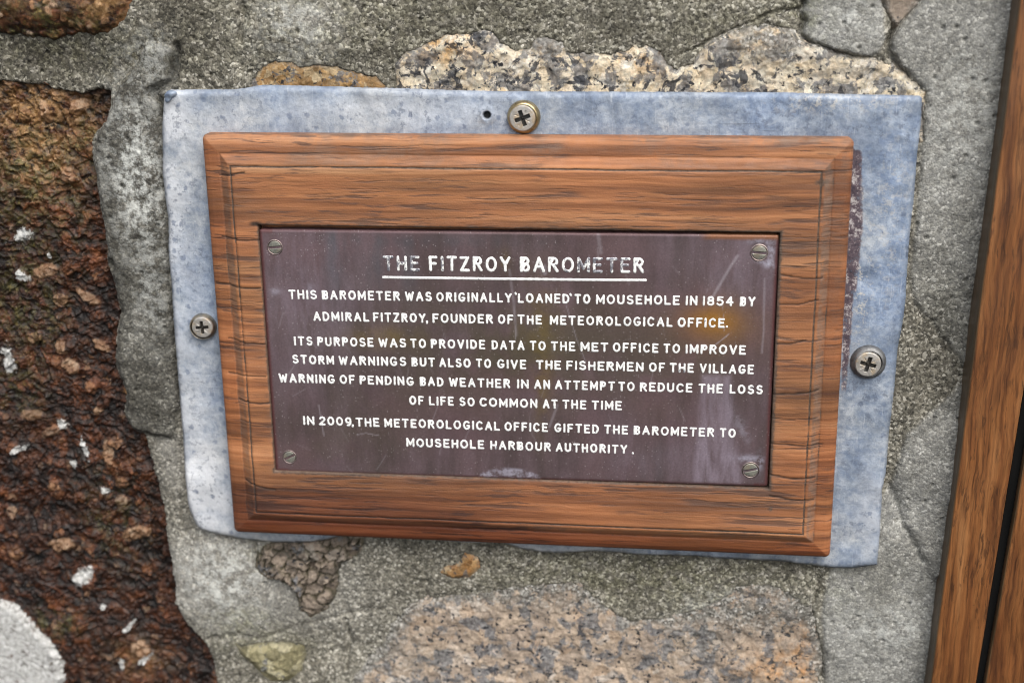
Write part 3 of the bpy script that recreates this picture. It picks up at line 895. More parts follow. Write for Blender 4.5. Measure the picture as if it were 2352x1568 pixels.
def mat_metal(name, lo, hi, rough, stain=None, metal=1.0, hot=0.35):
    n = NT(name)
    c = n.mix(n.ss(.35, .65, n.noise(380, 4, .65)), lo, hi)
    if stain:
        c = n.mix(n.math('MULTIPLY', n.ss(.5, .64, n.noise(300, 4, .6)), hot), c, stain)
    gr = n.attr('grime_shade')  # recesses painted dark: their shade put into the colour along with grime
    c = n.mix(gr, c, (.012, .011, .010))
    nr = n.bump(n.noise(1800, 3, .6), .0002, .4)
    metal = n.math('MULTIPLY', n.math('SUBTRACT', 1.0, gr), metal)
    return n.set(color=c, rough=n.sep(n.ramp(n.noise(600, 3), [(.3, rough - .08), (.7, rough + .12)]), 0), metal=metal, normal=nr)


M_STEEL = mat_metal('dull screw steel', (.36, .34, .31), (.50, .475, .44), .46, (.42, .27, .10), metal=.6, hot=.45)
M_CUP_BRASS = mat_metal('tarnished brass', (.36, .28, .15), (.55, .45, .27), .34, (.2, .15, .07))
M_CUP_DARK = mat_metal('dark nickel', (.13, .13, .132), (.23, .23, .228), .5, metal=.8)
M_CUP_TAN = mat_metal('stained nickel', (.3, .27, .22), (.46, .42, .35), .38, (.36, .24, .1))
M_SLOT = mat_metal('grey brass', (.19, .19, .165), (.30, .295, .25), .45, (.25, .17, .09), metal=.6)


def polar(name, radius, rings, segs, hfun, c, h0, mat, parent, rmin=0.0, label=None, grime_shade=None):
    """round turned part; hfun(x, z, r) gives the height in mm above h0"""
    rr = np.linspace(rmin, radius, rings)
    th = np.linspace(0, 2 * np.pi, segs, endpoint=False)
    R_, T = np.meshgrid(rr, th, indexing='ij')
    X, Z = R_ * np.cos(T), R_ * np.sin(T)
    Hh = hfun(X, Z, R_)
    idx = np.arange(rings * segs).reshape(rings, segs)
    nx = np.roll(idx, -1, axis=1)
    f = np.stack([idx[:-1], idx[1:], nx[1:], nx[:-1]], -1).reshape(-1, 4)
    co = np.stack([X.ravel() + c[0], -(Hh.ravel() + h0), Z.ravel() + c[1]], -1) / 1000
    me = mesh_np(name, co, f, {'grime_shade': np.clip(grime_shade(X, Z, R_), 0, 1) if grime_shade else np.zeros(X.shape)})
    return link(name, me, mat, parent, label)


def wall_screw(px, py, hx, hy, rot, rc, rh, mat, label):
    """cup washer with a cross recess screw; (px,py) centre of the washer, (hx,hy) centre of the head"""
    hs_ = float(sheet_height(np.array([P(px, py, 3)[0]]), np.array([P(px, py, 3)[1]]))[0])
    c = P(px, py, hs_ + .3)
    top = 3.0

    def cup(X, Z, R_):
        t = (R_ - rh * .9) / (rc - rh * .9)
        h = top * (1 - .12 * t) * np.sqrt(np.clip(1 - t ** 2.6, 0, 1)) - .35
        h = np.where(R_ > rc - .01, -.5, h)
        return np.where(R_ < rh * 1.0, np.minimum(h, top - 1.3 + 6 * (R_ / rh - .9)), h)
    w = polar('cup_washer', rc, 36, 64, cup, c, hs_, mat, LEAD, rh * .86, label)
    hc = P(hx, hy, hs_ + top + .4)
    a = math.radians(rot)

    def head(X, Z, R_, want='h'):
        h = .25 - .16 * (R_ / rh) ** 2
        h = np.where(R_ > rh * .9, h - 1.6 * ((R_ / rh - .9) / .1) ** 2.2 * .5, h)
        u, v = X * np.cos(a) + Z * np.sin(a), -X * np.sin(a) + Z * np.cos(a)
        au, av = np.abs(u), np.abs(v)
        wdt = rh * .16
        arm = np.minimum(np.maximum(wdt - av, -9) * (au < rh * .62), 9)
        arm2 = np.maximum(wdt - au, -9) * (av < rh * .62)
        inside = np.maximum(arm, arm2)
        endf = ss(rh * .62, rh * .55, np.where(av < wdt, au, av))
        dep = ss(0, .14, inside) * 1.5 * np.clip(endf * 1.2, 0, 1) * ((np.minimum(au, av) < wdt) & (np.maximum(au, av) < rh * .62))
        dep = np.maximum(dep - 1.0 * ss(rh * .15, 0, R_), 0)
        p, q = (u + v) / 1.4142, (u - v) / 1.4142
        if want == 'g':
            return ss(.02, .3, dep) * .94
        tick = ((np.abs(p) < rh * .03) & (np.abs(q) < rh * .64)) | ((np.abs(q) < rh * .03) & (np.abs(p) < rh * .64))
        return h - np.maximum(dep, .22 * tick)
    polar('screw_head', rh, 46, 144, head, hc, hs_ + top - .1, M_STEEL, w, 0.0, None, lambda X, Z, R_: head(X, Z, R_, 'g'))
    return w


wall_screw(1203, 269, 1199.5, 272.5, 20, 5.75, 4.5, M_CUP_BRASS, 'yellowed cup washer at the top')
wall_screw(466.5, 750, 463, 753, 4, 5.0, 4.0, M_CUP_TAN, 'tan cup washer at the left')
wall_screw(1994, 831, 1994.5, 838, -14, 6.25, 4.55, M_CUP_DARK, 'dark cup washer at the right')

# ------------------------------------------------------------------ wooden board with the engraved plate


def mat_board():
    n = NT('weathered hardwood')
    w = n.map((5, 30, 230), v=n.warp(16, .003, 2))
    w2 = n.map((34, 60, 1500), v=n.warp(60, .0012, 2))
    g = n.noise(1, 5, .62, .25, v=w)
    fg = n.noise(1, 4, .65, v=w2)
    c = n.ramp(g, [(.28, (.150, .062, .029)), (.42, (.262, .102, .043)), (.55, (.395, .160, .066)), (.72, (.52, .245, .115))])
    c = n.mix(n.ss(.42, .66, n.noise(1, 4, .6, v=n.map((10, 14, 46), loc=(.3, 0, .7)))), c, n.mix(1, c, (.74, .82, .86), 'MULTIPLY'))
    c = n.mix(.6, c, n.mix(1, c, n.ramp(fg, [(.28, (.3, .28, .28)), (.46, (.88, .88, .88)), (.68, (1.25, 1.24, 1.22))]), 'MULTIPLY'))
    c = n.mix(n.ss(.4, .7, n.noise(14, 3)), c, n.mix(1, c, (.80, .83, .86), 'MULTIPLY'))
    # black weathered streaks
    sk = n.noise(1, 4, .66, v=n.map((24, 50, 430), v=n.warp(40, .0008, 2)))
    reg = n.noise(1, 3, v=n.map((22, 22, 60)))
    s1 = n.math('MULTIPLY', n.ss(.535, .61, sk), n.ss(.42, .54, reg))
    c = n.mix(n.math('MULTIPLY', s1, .68), c, (.06, .040, .035))
    c = n.mix(n.math('MULTIPLY', n.ss(.46, .7, n.noise(1, 4, .65, v=n.map((12, 20, 60), loc=(1.3, 0, .2)))), n.ss(.42, .62, fg)), c, n.mix(.55, c, (.115, .082, .068)))
    s2 = n.math('MULTIPLY', n.ss(.56, .63, n.noise(1, 4, .62, v=n.map((60, 60, 760), v=n.warp(60, .001, 2)))), n.ss(.44, .6, n.noise(1, 3, v=n.map((40, 40, 130)))))
    c = n.mix(n.math('MULTIPLY', s2, .7), c, (.07, .042, .034))
    # cross-cut checks on the short sides
    ck = n.noise(1, 4, .6, .1, v=n.map((26, 30, 620), v=n.warp(70, .0010, 2)))
    ck2 = n.math('MULTIPLY', n.ss(.635, .67, ck), n.math('MULTIPLY', n.attr('side'), n.ss(.40, .55, n.noise(1, 2, v=n.map((60, 40, 90))))))
    c = n.mix(n.math('MULTIPLY', ck2, .75), c, (.06, .03, .022))
    ck3 = n.math('MULTIPLY', n.ss(.44, .36, n.noise(1, 3, .6, v=n.map((30, 30, 560)))), n.math('MULTIPLY', n.attr('side'), n.ss(.42, .6, n.noise(60, 2))))
    c = n.mix(n.math('MULTIPLY', ck3, .6), c, (.09, .038, .024))
    # grime in the moulding and around the plate, ragged
    dn = n.noise(420, 4, .7)
    df = n.ss(.34, .66, n.math('ADD', n.attr('dirt'), n.math('MULTIPLY', n.math('SUBTRACT', dn, .5), .8)))
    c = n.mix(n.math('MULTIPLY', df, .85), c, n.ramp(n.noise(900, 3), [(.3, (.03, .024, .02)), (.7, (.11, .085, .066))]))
    gf = n.math('MULTIPLY', n.attr('grey'), n.ss(.3, .62, n.noise(260, 4, .7)))
    c = n.mix(n.math('MULTIPLY', gf, .75), c, n.mix(n.ss(.35, .65, fg), (.085, .062, .05), (.235, .16, .118)))
    uf = n.math('MULTIPLY', n.attr('umber'), n.ss(.3, .65, g))
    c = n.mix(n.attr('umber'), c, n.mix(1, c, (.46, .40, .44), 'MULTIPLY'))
    c = n.mix(n.attr('red_shade'), c, n.mix(1, c, (.8, .62, .5), 'MULTIPLY'))
    c = n.mix(n.attr('cut'), c, (.022, .015, .012))
    hgt = n.math('ADD', n.math('MULTIPLY', fg, .45), n.math('MULTIPLY', s1, -.5))
    hgt = n.math('ADD', hgt, n.math('MULTIPLY', ck2, -1.2))
    nr = n.bump(hgt, .0004, .6)
    nr = n.bump(n.noise(1600, 3, .7), .00018, .6, nr)
    return n.set(color=c, rough=n.sep(n.ramp(n.noise(300, 3), [(.3, .5), (.7, .72)]), 0), normal=nr, spec=.35)


def mat_plate():
    n = NT('tarnished bronze plate')
    st = n.noise(1, 4, .6, v=n.map((150, 60, 26), v=n.warp(60, .002)))
    c = n.ramp(st, [(.3, (.078, .058, .058)), (.48, (.110, .078, .083)), (.68, (.150, .108, .122))])
    big = n.noise(24, 3, .55)
    c = n.mix(n.ss(.40, .66, big), c, n.mix(.7, c, (.148, .092, .098)))
    c = n.mix(n.math('MULTIPLY', n.attr('olive'), n.ss(.3, .6, n.noise(60, 3))), c, (.088, .072, .052))
    c = n.mix(n.math('MULTIPLY', n.attr('yellow'), n.ss(.32, .62, n.noise(150, 4))), c, (.18, .125, .032))
    c = n.mix(n.attr('amber'), c, (.31, .145, .022))
    c = n.mix(n.math('MULTIPLY', n.attr('slate'), n.ss(.34, .62, n.noise(1, 3, v=n.map((160, 60, 40))))), c, (.085, .085, .095))
    c = n.mix(n.math('MULTIPLY', n.attr('painted_sheen'), n.ss(.22, .7, n.noise(1, 5, .65, v=n.map((300, 60, 60))))), c, (.27, .22, .265))  # paler sheen mixed into the base colour
    c = n.mix(n.math('MULTIPLY', n.attr('chalk'), n.ss(.36, .62, n.noise(420, 5, .72))), c, (.42, .4, .48))
    c = n.mix(n.math('MULTIPLY', n.attr('rim'), .8), c, (.12, .045, .045))
    c = n.mix(n.math('MULTIPLY', n.attr('rust'), .9), c, (.24, .10, .045))
    c = n.mix(n.math('MULTIPLY', n.attr('scratch'), .62), c, (.46, .42, .46))
    v = n.vor(1300, out='Color')
    vd = n.vor(1300)
    sp = n.math('MULTIPLY', n.ss(.80, .86, n.sep(v, 0)), n.ss(.34, .14, vd))
    sp = n.math('MULTIPLY', sp, n.ss(.36, .62, n.noise(60, 4, .65)))
    c = n.mix(n.math('MULTIPLY', sp, .6), c, (.45, .4, .41))
    c = n.mix(.35, c, n.mix(1, c, n.ramp(n.noise(1400, 3, .7), [(.25, .5), (.5, 1.), (.75, 1.5)]), 'MULTIPLY'))
    nr = n.bump(n.noise(1500, 3, .7), .0001, .4)
    nr = n.bump(n.noise(50, 2), .0008, .3, nr)
    return n.set(color=c, rough=n.sep(n.ramp(n.noise(90, 4), [(.3, .28), (.7, .46)]), 0), metal=.3, normal=nr, spec=.45)


M_BOARD, M_PLATE = mat_board(), mat_plate()
BQ = PP([(467, 306), (1961, 316), (1905, 1275), (541, 1217)], 6.0)       # TL TR BR BL of the board's outer edge
PQ = PP([(594, 526), (1790.5, 539), (1763, 1117.5), (633, 1082)], H_PLATE)
HQ = PP([(592, 517), (1793.5, 534.5), (1765.5, 1121), (630.5, 1084)], H_BOARD)


def bil(Q, s, t):
    """s right 0..1, t up 0..1"""
    TL, TR, BR, BL = Q
    s, t = s[..., None], t[..., None]
    return BL * (1 - s) * (1 - t) + BR * s * (1 - t) + TL * (1 - s) * t + TR * s * t


def inv_bil(Q, pts):
    s = np.full(len(pts), .5)
    t = np.full(len(pts), .5)
    for _ in range(30):
        r = bil(Q, s, t) - pts
        ds = (bil(Q, s + 1e-4, t) - bil(Q, s, t)) / 1e-4
        dt = (bil(Q, s, t + 1e-4) - bil(Q, s, t)) / 1e-4
        det = ds[:, 0] * dt[:, 1] - ds[:, 1] * dt[:, 0]
        s = s - (r[:, 0] * dt[:, 1] - r[:, 1] * dt[:, 0]) / det
        t = t - (ds[:, 0] * r[:, 1] - ds[:, 1] * r[:, 0]) / det
    return s, t


def build_board(root):
    W = (np.hypot(*(BQ[1] - BQ[0])) + np.hypot(*(BQ[2] - BQ[3]))) / 2
    Hg = (np.hypot(*(BQ[0] - BQ[3])) + np.hypot(*(BQ[1] - BQ[2]))) / 2
    hs_, ht_ = inv_bil(BQ, HQ)
    hx0, hx1 = (hs_[0] + hs_[3]) / 2 * W, (hs_[1] + hs_[2]) / 2 * W
    hy0, hy1 = (ht_[2] + ht_[3]) / 2 * Hg, (ht_[0] + ht_[1]) / 2 * Hg

    def lines(L, a, b):
        v = np.concatenate([[0, .12, .3], np.arange(.5, 13, .28), np.arange(13, a - .4, .36), [a - .5, a - .2, a, b, b + .2, b + .5], np.arange(a + .6, b - .5, 1.2 if L > 200 else .4), np.arange(b + .8, L - 13, .36),
                            L - np.arange(.5, 13, .28), [L - .3, L - .12, L]])
        return np.unique(np.round(v, 3))
    xs, ys = lines(W, hx0, hx1), lines(Hg, hy0, hy1)
    ihx0, ihx1 = np.argmin(abs(xs - hx0)), np.argmin(abs(xs - hx1))
    ihy0, ihy1 = np.argmin(abs(ys - hy0)), np.argmin(abs(ys - hy1))
    X, Y = np.meshgrid(xs, ys)
    # rounded outline
    r = 2.0
    cx, cy = np.clip(X, r, W - r), np.clip(Y, r, Hg - r)
    dx, dy = X - cx, Y - cy
    dd = np.hypot(dx, dy)
    out = dd > r
    X2, Y2 = np.where(out, cx + dx * r / np.maximum(dd, 1e-9), X), np.where(out, cy + dy * r / np.maximum(dd, 1e-9), Y)
    wob = .22 * fbm(X, Y, 25, 2, 301) + .14 * fbm(X, Y, 6, 2, 303)
    inner = np.minimum(np.minimum(X2, W - X2), np.minimum(Y2, Hg - Y2))
    d = np.where((cx != X) & (cy != Y), np.minimum(inner, r - np.minimum(dd, r)), inner)
    d = np.maximum(d + wob * ss(0, 2, d), 0)
    prof_d = [0, .15, .5, 1.2, 2.5, 4.5, 6.0, 6.5, 9.0, 9.4, 10.2, 10.6, 11.0, 11.6, 60]
    prof_h = [6.8, 7.5, 8.1, 8.7, 9.2, 9.5, 9.6, 9.4, 11.1, 11.4, 11.6, 11.2, 11.85, 12.0, 12.0]
    Hh = np.interp(d, prof_d, prof_h)
    # worn arrises, grooves along the checks, slight cup
    Hh += .08 * fbm(X, Y * 6, 30, 3, 305) + .05 * fbm(X, Y * 9, 9, 2, 307)
    hd = np.maximum(np.maximum(hx0 - X, X - hx1), np.maximum(hy0 - Y, Y - hy1))
    Hh -= .35 * np.exp(-np.maximum(hd, 0) / .35) * (hd > -.01) * (1 + fbm(X, Y, 4, 2, 309))
    pos = bil(BQ, X2 / W, Y2 / Hg)
    PX, PZ = pos[..., 0], pos[..., 1]
    # attributes
    gx = ss(13.5, 11, np.abs(X - W / 2) - (W / 2 - 24)) * 0
    side = np.clip(ss(hx0 + 1.5, hx0 - 1, X) + ss(hx1 - 1.5, hx1 + 1, X), 0, 1)
    groove = np.exp(-((d - 10.6) / .36) ** 2)
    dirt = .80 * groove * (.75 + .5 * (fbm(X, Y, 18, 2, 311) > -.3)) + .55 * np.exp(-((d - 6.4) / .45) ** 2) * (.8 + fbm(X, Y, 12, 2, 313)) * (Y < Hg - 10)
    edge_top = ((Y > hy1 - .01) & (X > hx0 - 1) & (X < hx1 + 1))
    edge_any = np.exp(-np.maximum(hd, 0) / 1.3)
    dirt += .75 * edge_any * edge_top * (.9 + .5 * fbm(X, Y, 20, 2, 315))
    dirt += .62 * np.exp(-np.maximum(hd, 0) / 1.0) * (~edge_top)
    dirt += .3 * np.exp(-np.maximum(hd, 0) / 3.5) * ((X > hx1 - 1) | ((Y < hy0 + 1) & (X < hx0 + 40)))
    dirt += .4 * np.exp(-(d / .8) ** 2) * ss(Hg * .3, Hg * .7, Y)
    dirt += .65 * blob(PX, PZ, 1880, 405, 30, 10) + .6 * blob(PX, PZ, 1764, 1137, 10, 10)
    sl, sr_, sb_, st_ = (np.maximum(v, 0) for v in (X2, W - X2, Y2, Hg - Y2))
    mit = lambda a, *o: ss(-.5, .5, np.minimum.reduce(o) - a)
    zr, zl, zb, zt = mit(sr_, sl, sb_, st_), mit(sl, sr_, sb_, st_), mit(sb_, sl, sr_, st_), mit(st_, sl, sr_, sb_)
    grey = ss(6, 6.8, d) * ss(9.8, 9.0, d) * (1.0 * zr + .7 * zl + .45 * zb) + .4 * zr * ss(.5, 3, d) * ss(7.5, 5, d) * ss(Hg * .35, Hg * .7, Y) + .55 * zt * ss(11, 9, d) * ss(-.25, .3, fbm(X, Y * 4, 30, 3, 330)) + .35 * np.exp(-np.maximum(hd, 0) / 3.0)
    grey += .55 * blob(PX, PZ, 1940, 350, 40, 30) + .4 * ss(2.2, .6, d) * (Y > Hg - 6) + .55 * blob(PX, PZ, 1260, 1180, 60, 14)
    umber = np.clip(1.1 * blob(PX, PZ, 620, 1165, 300, 70) + .8 * blob(PX, PZ, 900, 1175, 300, 70) + .42 * ss(hy0 + .5, hy0 - 1, Y) * ss(P(1900, 1200)[0], P(1000, 1200)[0], PX) + .25 * blob(PX, PZ, 520, 480, 60, 110) + .5 * ss(8, 5, d) * zb, 0, 1)  # last term paints the bottom bevel's shade
    red_shade = np.clip(ss(8.5, 6, d) * (.85 * zb + .45 * zl + .5 * zr), 0, 1)  # bevels darker and redder; shade of the bottom one is painted in
    cut = ss(1.1, .4, np.abs(PZ - (P(590, 513.5, H_BOARD)[1] + .03 * (PX - P(590, 513, H_BOARD)[0])))) * ss(-3.8, -1.5, PX - P(592, 515, H_BOARD)[0]) * ss(2.5, -.5, PX - P(592, 515, H_BOARD)[0]) * .9
    for (ax_, ay, bx, by, wd) in ((490, 654, 597, 662, .33), (560, 1106, 632, 1124, .3), (1795, 632, 1890, 640, .25), (1775, 905, 1880, 899, .3), (1770, 1018, 1890, 1024, .25),
                                  (1768, 1090, 1872, 1100, .3), (1768, 1138, 1870, 1152, .3), (500, 405, 560, 396, .25), (505, 546, 594, 552, .25), (520, 780, 608, 790, .22),
                                  (1790, 700, 1880, 690, .2), (1785, 790, 1850, 782, .25), (545, 920, 618, 926, .22), (1760, 960, 1880, 962, .16), (520, 860, 610, 864, .2)):
        dl = ldist(PP([(ax_, ay), ((ax_ + bx) / 2, (ay + by) / 2 + 3), (bx, by)], H_BOARD), PX, PZ + .4 * fbm(X, Y, 6, 2, 320))
        k = ss(wd * 1.7, wd * .5, dl)
        cut = np.maximum(cut, k * .85)
        Hh = Hh - .3 * k
    n, m = X.shape
    idx = np.arange(n * m).reshape(n, m)
    F = np.stack([idx[:-1, :-1], idx[:-1, 1:], idx[1:, 1:], idx[1:, :-1]], -1)
    keep = np.ones(F.shape[:2], bool)
    keep[ihy0:ihy1, ihx0:ihx1] = False
    faces = [F[keep]]
    co = [np.stack([PX, -Hh, PZ], -1).reshape(-1, 3)]
    at = {k: [np.clip(v, 0, 1).ravel()] for k, v in (('side', side), ('dirt', dirt), ('grey', grey), ('umber', umber), ('red_shade', red_shade), ('cut', cut))}
    tot = n * m

    def skirt(loop, h, rev, cutv):
        nonlocal tot
        loop = np.array(loop)
        base = co[0][loop].copy()
        base[:, 1] = -h
        k = len(loop)
        ni = np.arange(k) + tot
        q = np.stack([loop, ni, np.roll(ni, -1), np.roll(loop, -1)], -1)
        faces.append(q[:, ::-1] if rev else q)
        co.append(base)
        for kk in at:
            at[kk].append(np.full(k, cutv if kk == 'cut' else 0) if kk in ('cut',) else at[kk][0][loop])
        tot += k
    loop = list(idx[0, :]) + list(idx[1:, -1]) + list(idx[-1, -2::-1]) + list(idx[-2:0:-1, 0])
    skirt(loop, H_SHEET - .6, False, 0.0)
    hl = list(idx[ihy0, ihx0:ihx1]) + list(idx[ihy0:ihy1, ihx1]) + list(idx[ihy1, ihx1:ihx0:-1]) + list(idx[ihy1:ihy0:-1, ihx0])
    skirt(hl, 7.0, True, .9)  # recess walls painted near black for the shadow gap round the plate
    me = mesh_np('wooden_board', np.concatenate(co) / 1000, np.concatenate(faces), {k: np.concatenate(v) for k, v in at.items()})
    o = link('wooden_board', me, M_BOARD, root)
    # floor of the recess
    bm = bmesh.new()
    q = bil(BQ, np.array([hx0 - .4, hx1 + .4, hx1 + .4, hx0 - .4]) / W, np.array([hy0 - .4, hy0 - .4, hy1 + .4, hy1 + .4]) / Hg)
    vv = [bm.verts.new((a / 1000, -.0072, b / 1000)) for a, b in q] + [bm.verts.new((a / 1000, -.0034, b / 1000)) for a, b in q]
    bm.faces.new(vv[:4])
    for i in range(4):
        bm.faces.new((vv[i], vv[i + 4], vv[(i + 1) % 4 + 4], vv[(i + 1) % 4]))
    me2 = bpy.data.meshes.new('recess_floor')
    bm.to_mesh(me2)
    bm.free()
    link('recess_floor', me2, M_BOARD, o)
    return o


def build_plate(root):
    xs, ys = np.linspace(0, 1, 460), np.linspace(0, 1, 225)
    S, T = np.meshgrid(xs, ys)
    W, Hg = 180.0, np.hypot(*(PQ[0] - PQ[3]))
    X, Y = S * W, T * Hg
    r = 1.3
    cx, cy = np.clip(X, r, W - r), np.clip(Y, r, Hg - r)
    dx, dy = X - cx, Y - cy
    dd = np.hypot(dx, dy)
    out = dd > r
    X, Y = np.where(out, cx + dx * r / np.maximum(dd, 1e-9), X), np.where(out, cy + dy * r / np.maximum(dd, 1e-9), Y)
    d = np.minimum(np.minimum(X, W - X), np.minimum(Y, Hg - Y))
    h = H_PLATE - .45 * ss(.9, 0, d) ** 1.5 + .05 * fbm(X, Y, 30, 2, 401)
    pos = bil(PQ, X / W, Y / Hg)
    PX, PZ = pos[..., 0], pos[..., 1]
    B = lambda px, py, rx, ry, ro=0: blob(PX + .8 * fbm(PX, PZ, 9, 3, 411), PZ + .8 * fbm(PX, PZ, 9, 3, 413), *tuple(unp(px, py)), rx, ry, ro)
    at = {}
    at['olive'] = .95 * B(1180, 800, 420, 150) + .5 * B(800, 1000, 160, 90) + .35 * B(1640, 780, 150, 110)
    at['yellow'] = .55 * B(880, 775, 80, 26) + .35 * B(1240, 740, 44, 110) + .4 * B(1245, 880, 22, 120) + .4 * B(1160, 600, 14, 26)
    at['amber'] = .72 * B(1640, 735, 56, 34) + .30 * B(1650, 750, 95, 56)
    at['slate'] = .9 * B(770, 590, 26, 90) + .7 * B(860, 600, 22, 70) + .7 * B(940, 620, 20, 60) + .5 * B(1000, 555, 260, 14)
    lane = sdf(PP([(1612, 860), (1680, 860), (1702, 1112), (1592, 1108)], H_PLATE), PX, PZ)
    at['painted_sheen'] = .8 * ss(-1.2, 1.6, lane) * ss(.3, -.1, np.abs(T - .25) - .3) + .45 * B(700, 680, 140, 180) + .4 * B(1700, 620, 120, 80) + .35 * B(1550, 1060, 160, 40)  # lower right stripe: a reflection painted into the plate's colour
    sm = sdf(PP([(1100, 1095), (1108, 1082), (1160, 1074), (1210, 1078), (1240, 1094), (1242, 1100), (1100, 1098)], H_PLATE), PX, PZ)
    at['chalk'] = .75 * ss(-.6, .6, sm) + .7 * B(1772, 575, 12, 36) + .5 * B(1740, 552, 26, 10) + .75 * B(1760, 605, 24, 8, -30) + .8 * B(1715, 1052, 30, 9) + .6 * B(1746, 1062, 8, 24) \
        + .35 * B(1705, 985, 12, 36, 25) + .5 * B(630, 668, 14, 10) + .4 * B(712, 668, 10, 16)
    at['chalk'] = at['chalk'] * (1 - ss(3.0, 2.8, np.hypot(PX - P(1743, 581, H_PLATE)[0], PZ - P(1743, 581, H_PLATE)[1])))
    at['rim'] = ss(1.9, .5, d) * ((X < 5) | (X > W - 5)) * .9 + ss(1.2, .4, d) * .5
    at['rust'] = ss(.9, -.4, (Hg - Y) - 1.5 - .7 * fbm(PX, PZ, 14, 2, 421)) * ss(P(1600, 540, H_PLATE)[0], P(1640, 540, H_PLATE)[0], PX)
    scr = np.zeros(X.shape)
    for ln, wd, st in (([(1692, 590), (1670, 625), (1632, 690)], .5, .55), ([(1694, 588), (1678, 612)], .5, .6), ([(1628, 803), (1662, 777), (1675, 766)], .2, .8), ([(1660, 700), (1664, 760)], .14, .5),
                       ([(1756, 640), (1754, 760), (1750, 810)], .35, .45), ([(1178, 680), (1185, 780)], .2, .5), ([(1300, 700), (1325, 780), (1345, 830)], .2, .45), ([(732, 930), (744, 1000)], .25, .5),
                       ([(820, 998), (840, 994), (870, 1000)], .2, .5), ([(905, 965), (930, 966)], .2, .5), ([(1376, 601), (1372, 570)], .3, .3), ([(1374, 540), (1380, 580)], .7, .35),
                       ([(1404, 988), (1420, 988)], .2, 1.2), ([(1170, 620), (1180, 690), (1186, 770)], .5, .3), ([(1280, 930), (1262, 980)], .5, .35), ([(1240, 610), (1252, 628), (1250, 612)], .7, .5)):
        dl = ldist(PP(ln, H_PLATE), PX, PZ)
        scr = np.maximum(scr, st * ss(wd * 1.5, wd * .3, dl))
    for i in range(60):
        rr = random.Random(i * 7 + 3)
        px, py = rr.uniform(640, 1740), rr.uniform(560, 1080)
        L, a = rr.uniform(8, 40), rr.gauss(75, 25)
        ln = [(px, py), (px + L * math.cos(math.radians(a)), py + L * math.sin(math.radians(a)))]
        c0 = PP(ln, H_PLATE)
        near = (np.abs(PX - c0[0, 0]) < 9) & (np.abs(PZ - c0[0, 1]) < 9)
        if near.any():
            dl = ldist(c0, PX[near], PZ[near])
            scr[near] = np.maximum(scr[near], rr.uniform(.12, .34) * ss(.3, .05, dl))
    at['scratch'] = scr
    n, m = X.shape
    idx = np.arange(n * m).reshape(n, m)
    F = np.stack([idx[:-1, :-1], idx[:-1, 1:], idx[1:, 1:], idx[1:, :-1]], -1).reshape(-1, 4)
    co = np.stack([PX, -h, PZ], -1).reshape(-1, 3)
    loop = np.array(list(idx[0, :]) + list(idx[1:, -1]) + list(idx[-1, -2::-1]) + list(idx[-2:0:-1, 0]))
    base = co[loop].copy()
    base[:, 1] = -7.3
    ni = np.arange(len(loop)) + n * m
    q = np.stack([loop, ni, np.roll(ni, -1), np.roll(loop, -1)], -1)
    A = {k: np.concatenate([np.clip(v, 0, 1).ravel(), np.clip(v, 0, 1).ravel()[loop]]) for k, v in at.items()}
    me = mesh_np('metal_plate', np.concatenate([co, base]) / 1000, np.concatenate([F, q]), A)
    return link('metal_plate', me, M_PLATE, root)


def unp(px, py):
    """raster point on the plate carried to the mortar plane raster, so that blob() can be used on the plate"""
    x, z = P(px, py, H_PLATE)
    d = np.array([x, 0.0, z]) - CAM
    q = MW @ np.array([d[0], -d[2], d[1]])
    return CX + FPX * q[0] / q[2], CY + FPX * q[1] / q[2]


PLAQUE = thing('memorial_plaque', 'engraved dark bronze plate with white lettering set in a moulded orange brown wooden board', 'plaque', (BQ[:, 0].mean() / 1000, -H_SHEET / 1000, BQ[2:, 1].mean() / 1000))
BOARD = build_board(PLAQUE)
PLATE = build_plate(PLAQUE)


def slot_screw(px, py, rot, r, label):
    c = P(px, py, H_PLATE)
    a = math.radians(rot)

    def head(X, Z, R_):
        v = -X * np.sin(a) + Z * np.cos(a)
        h = .34 - .10 * (R_ / r) ** 2 - .45 * ss(.86, 1, R_ / r)
        return h - .75 * ss(.46, .34, np.abs(v))
    s = polar('slotted_screw', r, 26, 96, head, c, H_PLATE - .05, M_SLOT, PLATE, 0.0, label, lambda X, Z, R_: np.maximum(ss(.46, .36, np.abs(-X * np.sin(a) + Z * np.cos(a))), ss(.93, 1.0, R_ / r)) * .85)

    def cup(X, Z, R_):
        return .10 * np.sin(np.clip((R_ - r * .98) / (r * .16), 0, 1) * np.pi) - .06
    polar('countersink_rim', r * 1.16, 8, 64, cup, c, H_PLATE + .06, M_RIM, s, r * .97)


M_RIM = mat_metal('rubbed bronze', (.26, .2, .19), (.4, .33, .3), .4)
slot_screw(631.5, 568, 5, 2.45, None)
slot_screw(1744, 580.5, -4, 2.6, None)
slot_screw(665, 1049, 26, 2.35, None)
slot_screw(1724, 1079, 14, 2.7, None)

# ------------------------------------------------------------------ the engraved lettering


def arc(cx, cy, rx, ry, a0, a1, n=14):
    return [(cx + rx * math.cos(math.radians(a0 + (a1 - a0) * i / n)), cy + ry * math.sin(math.radians(a0 + (a1 - a0) * i / n))) for i in range(n + 1)]


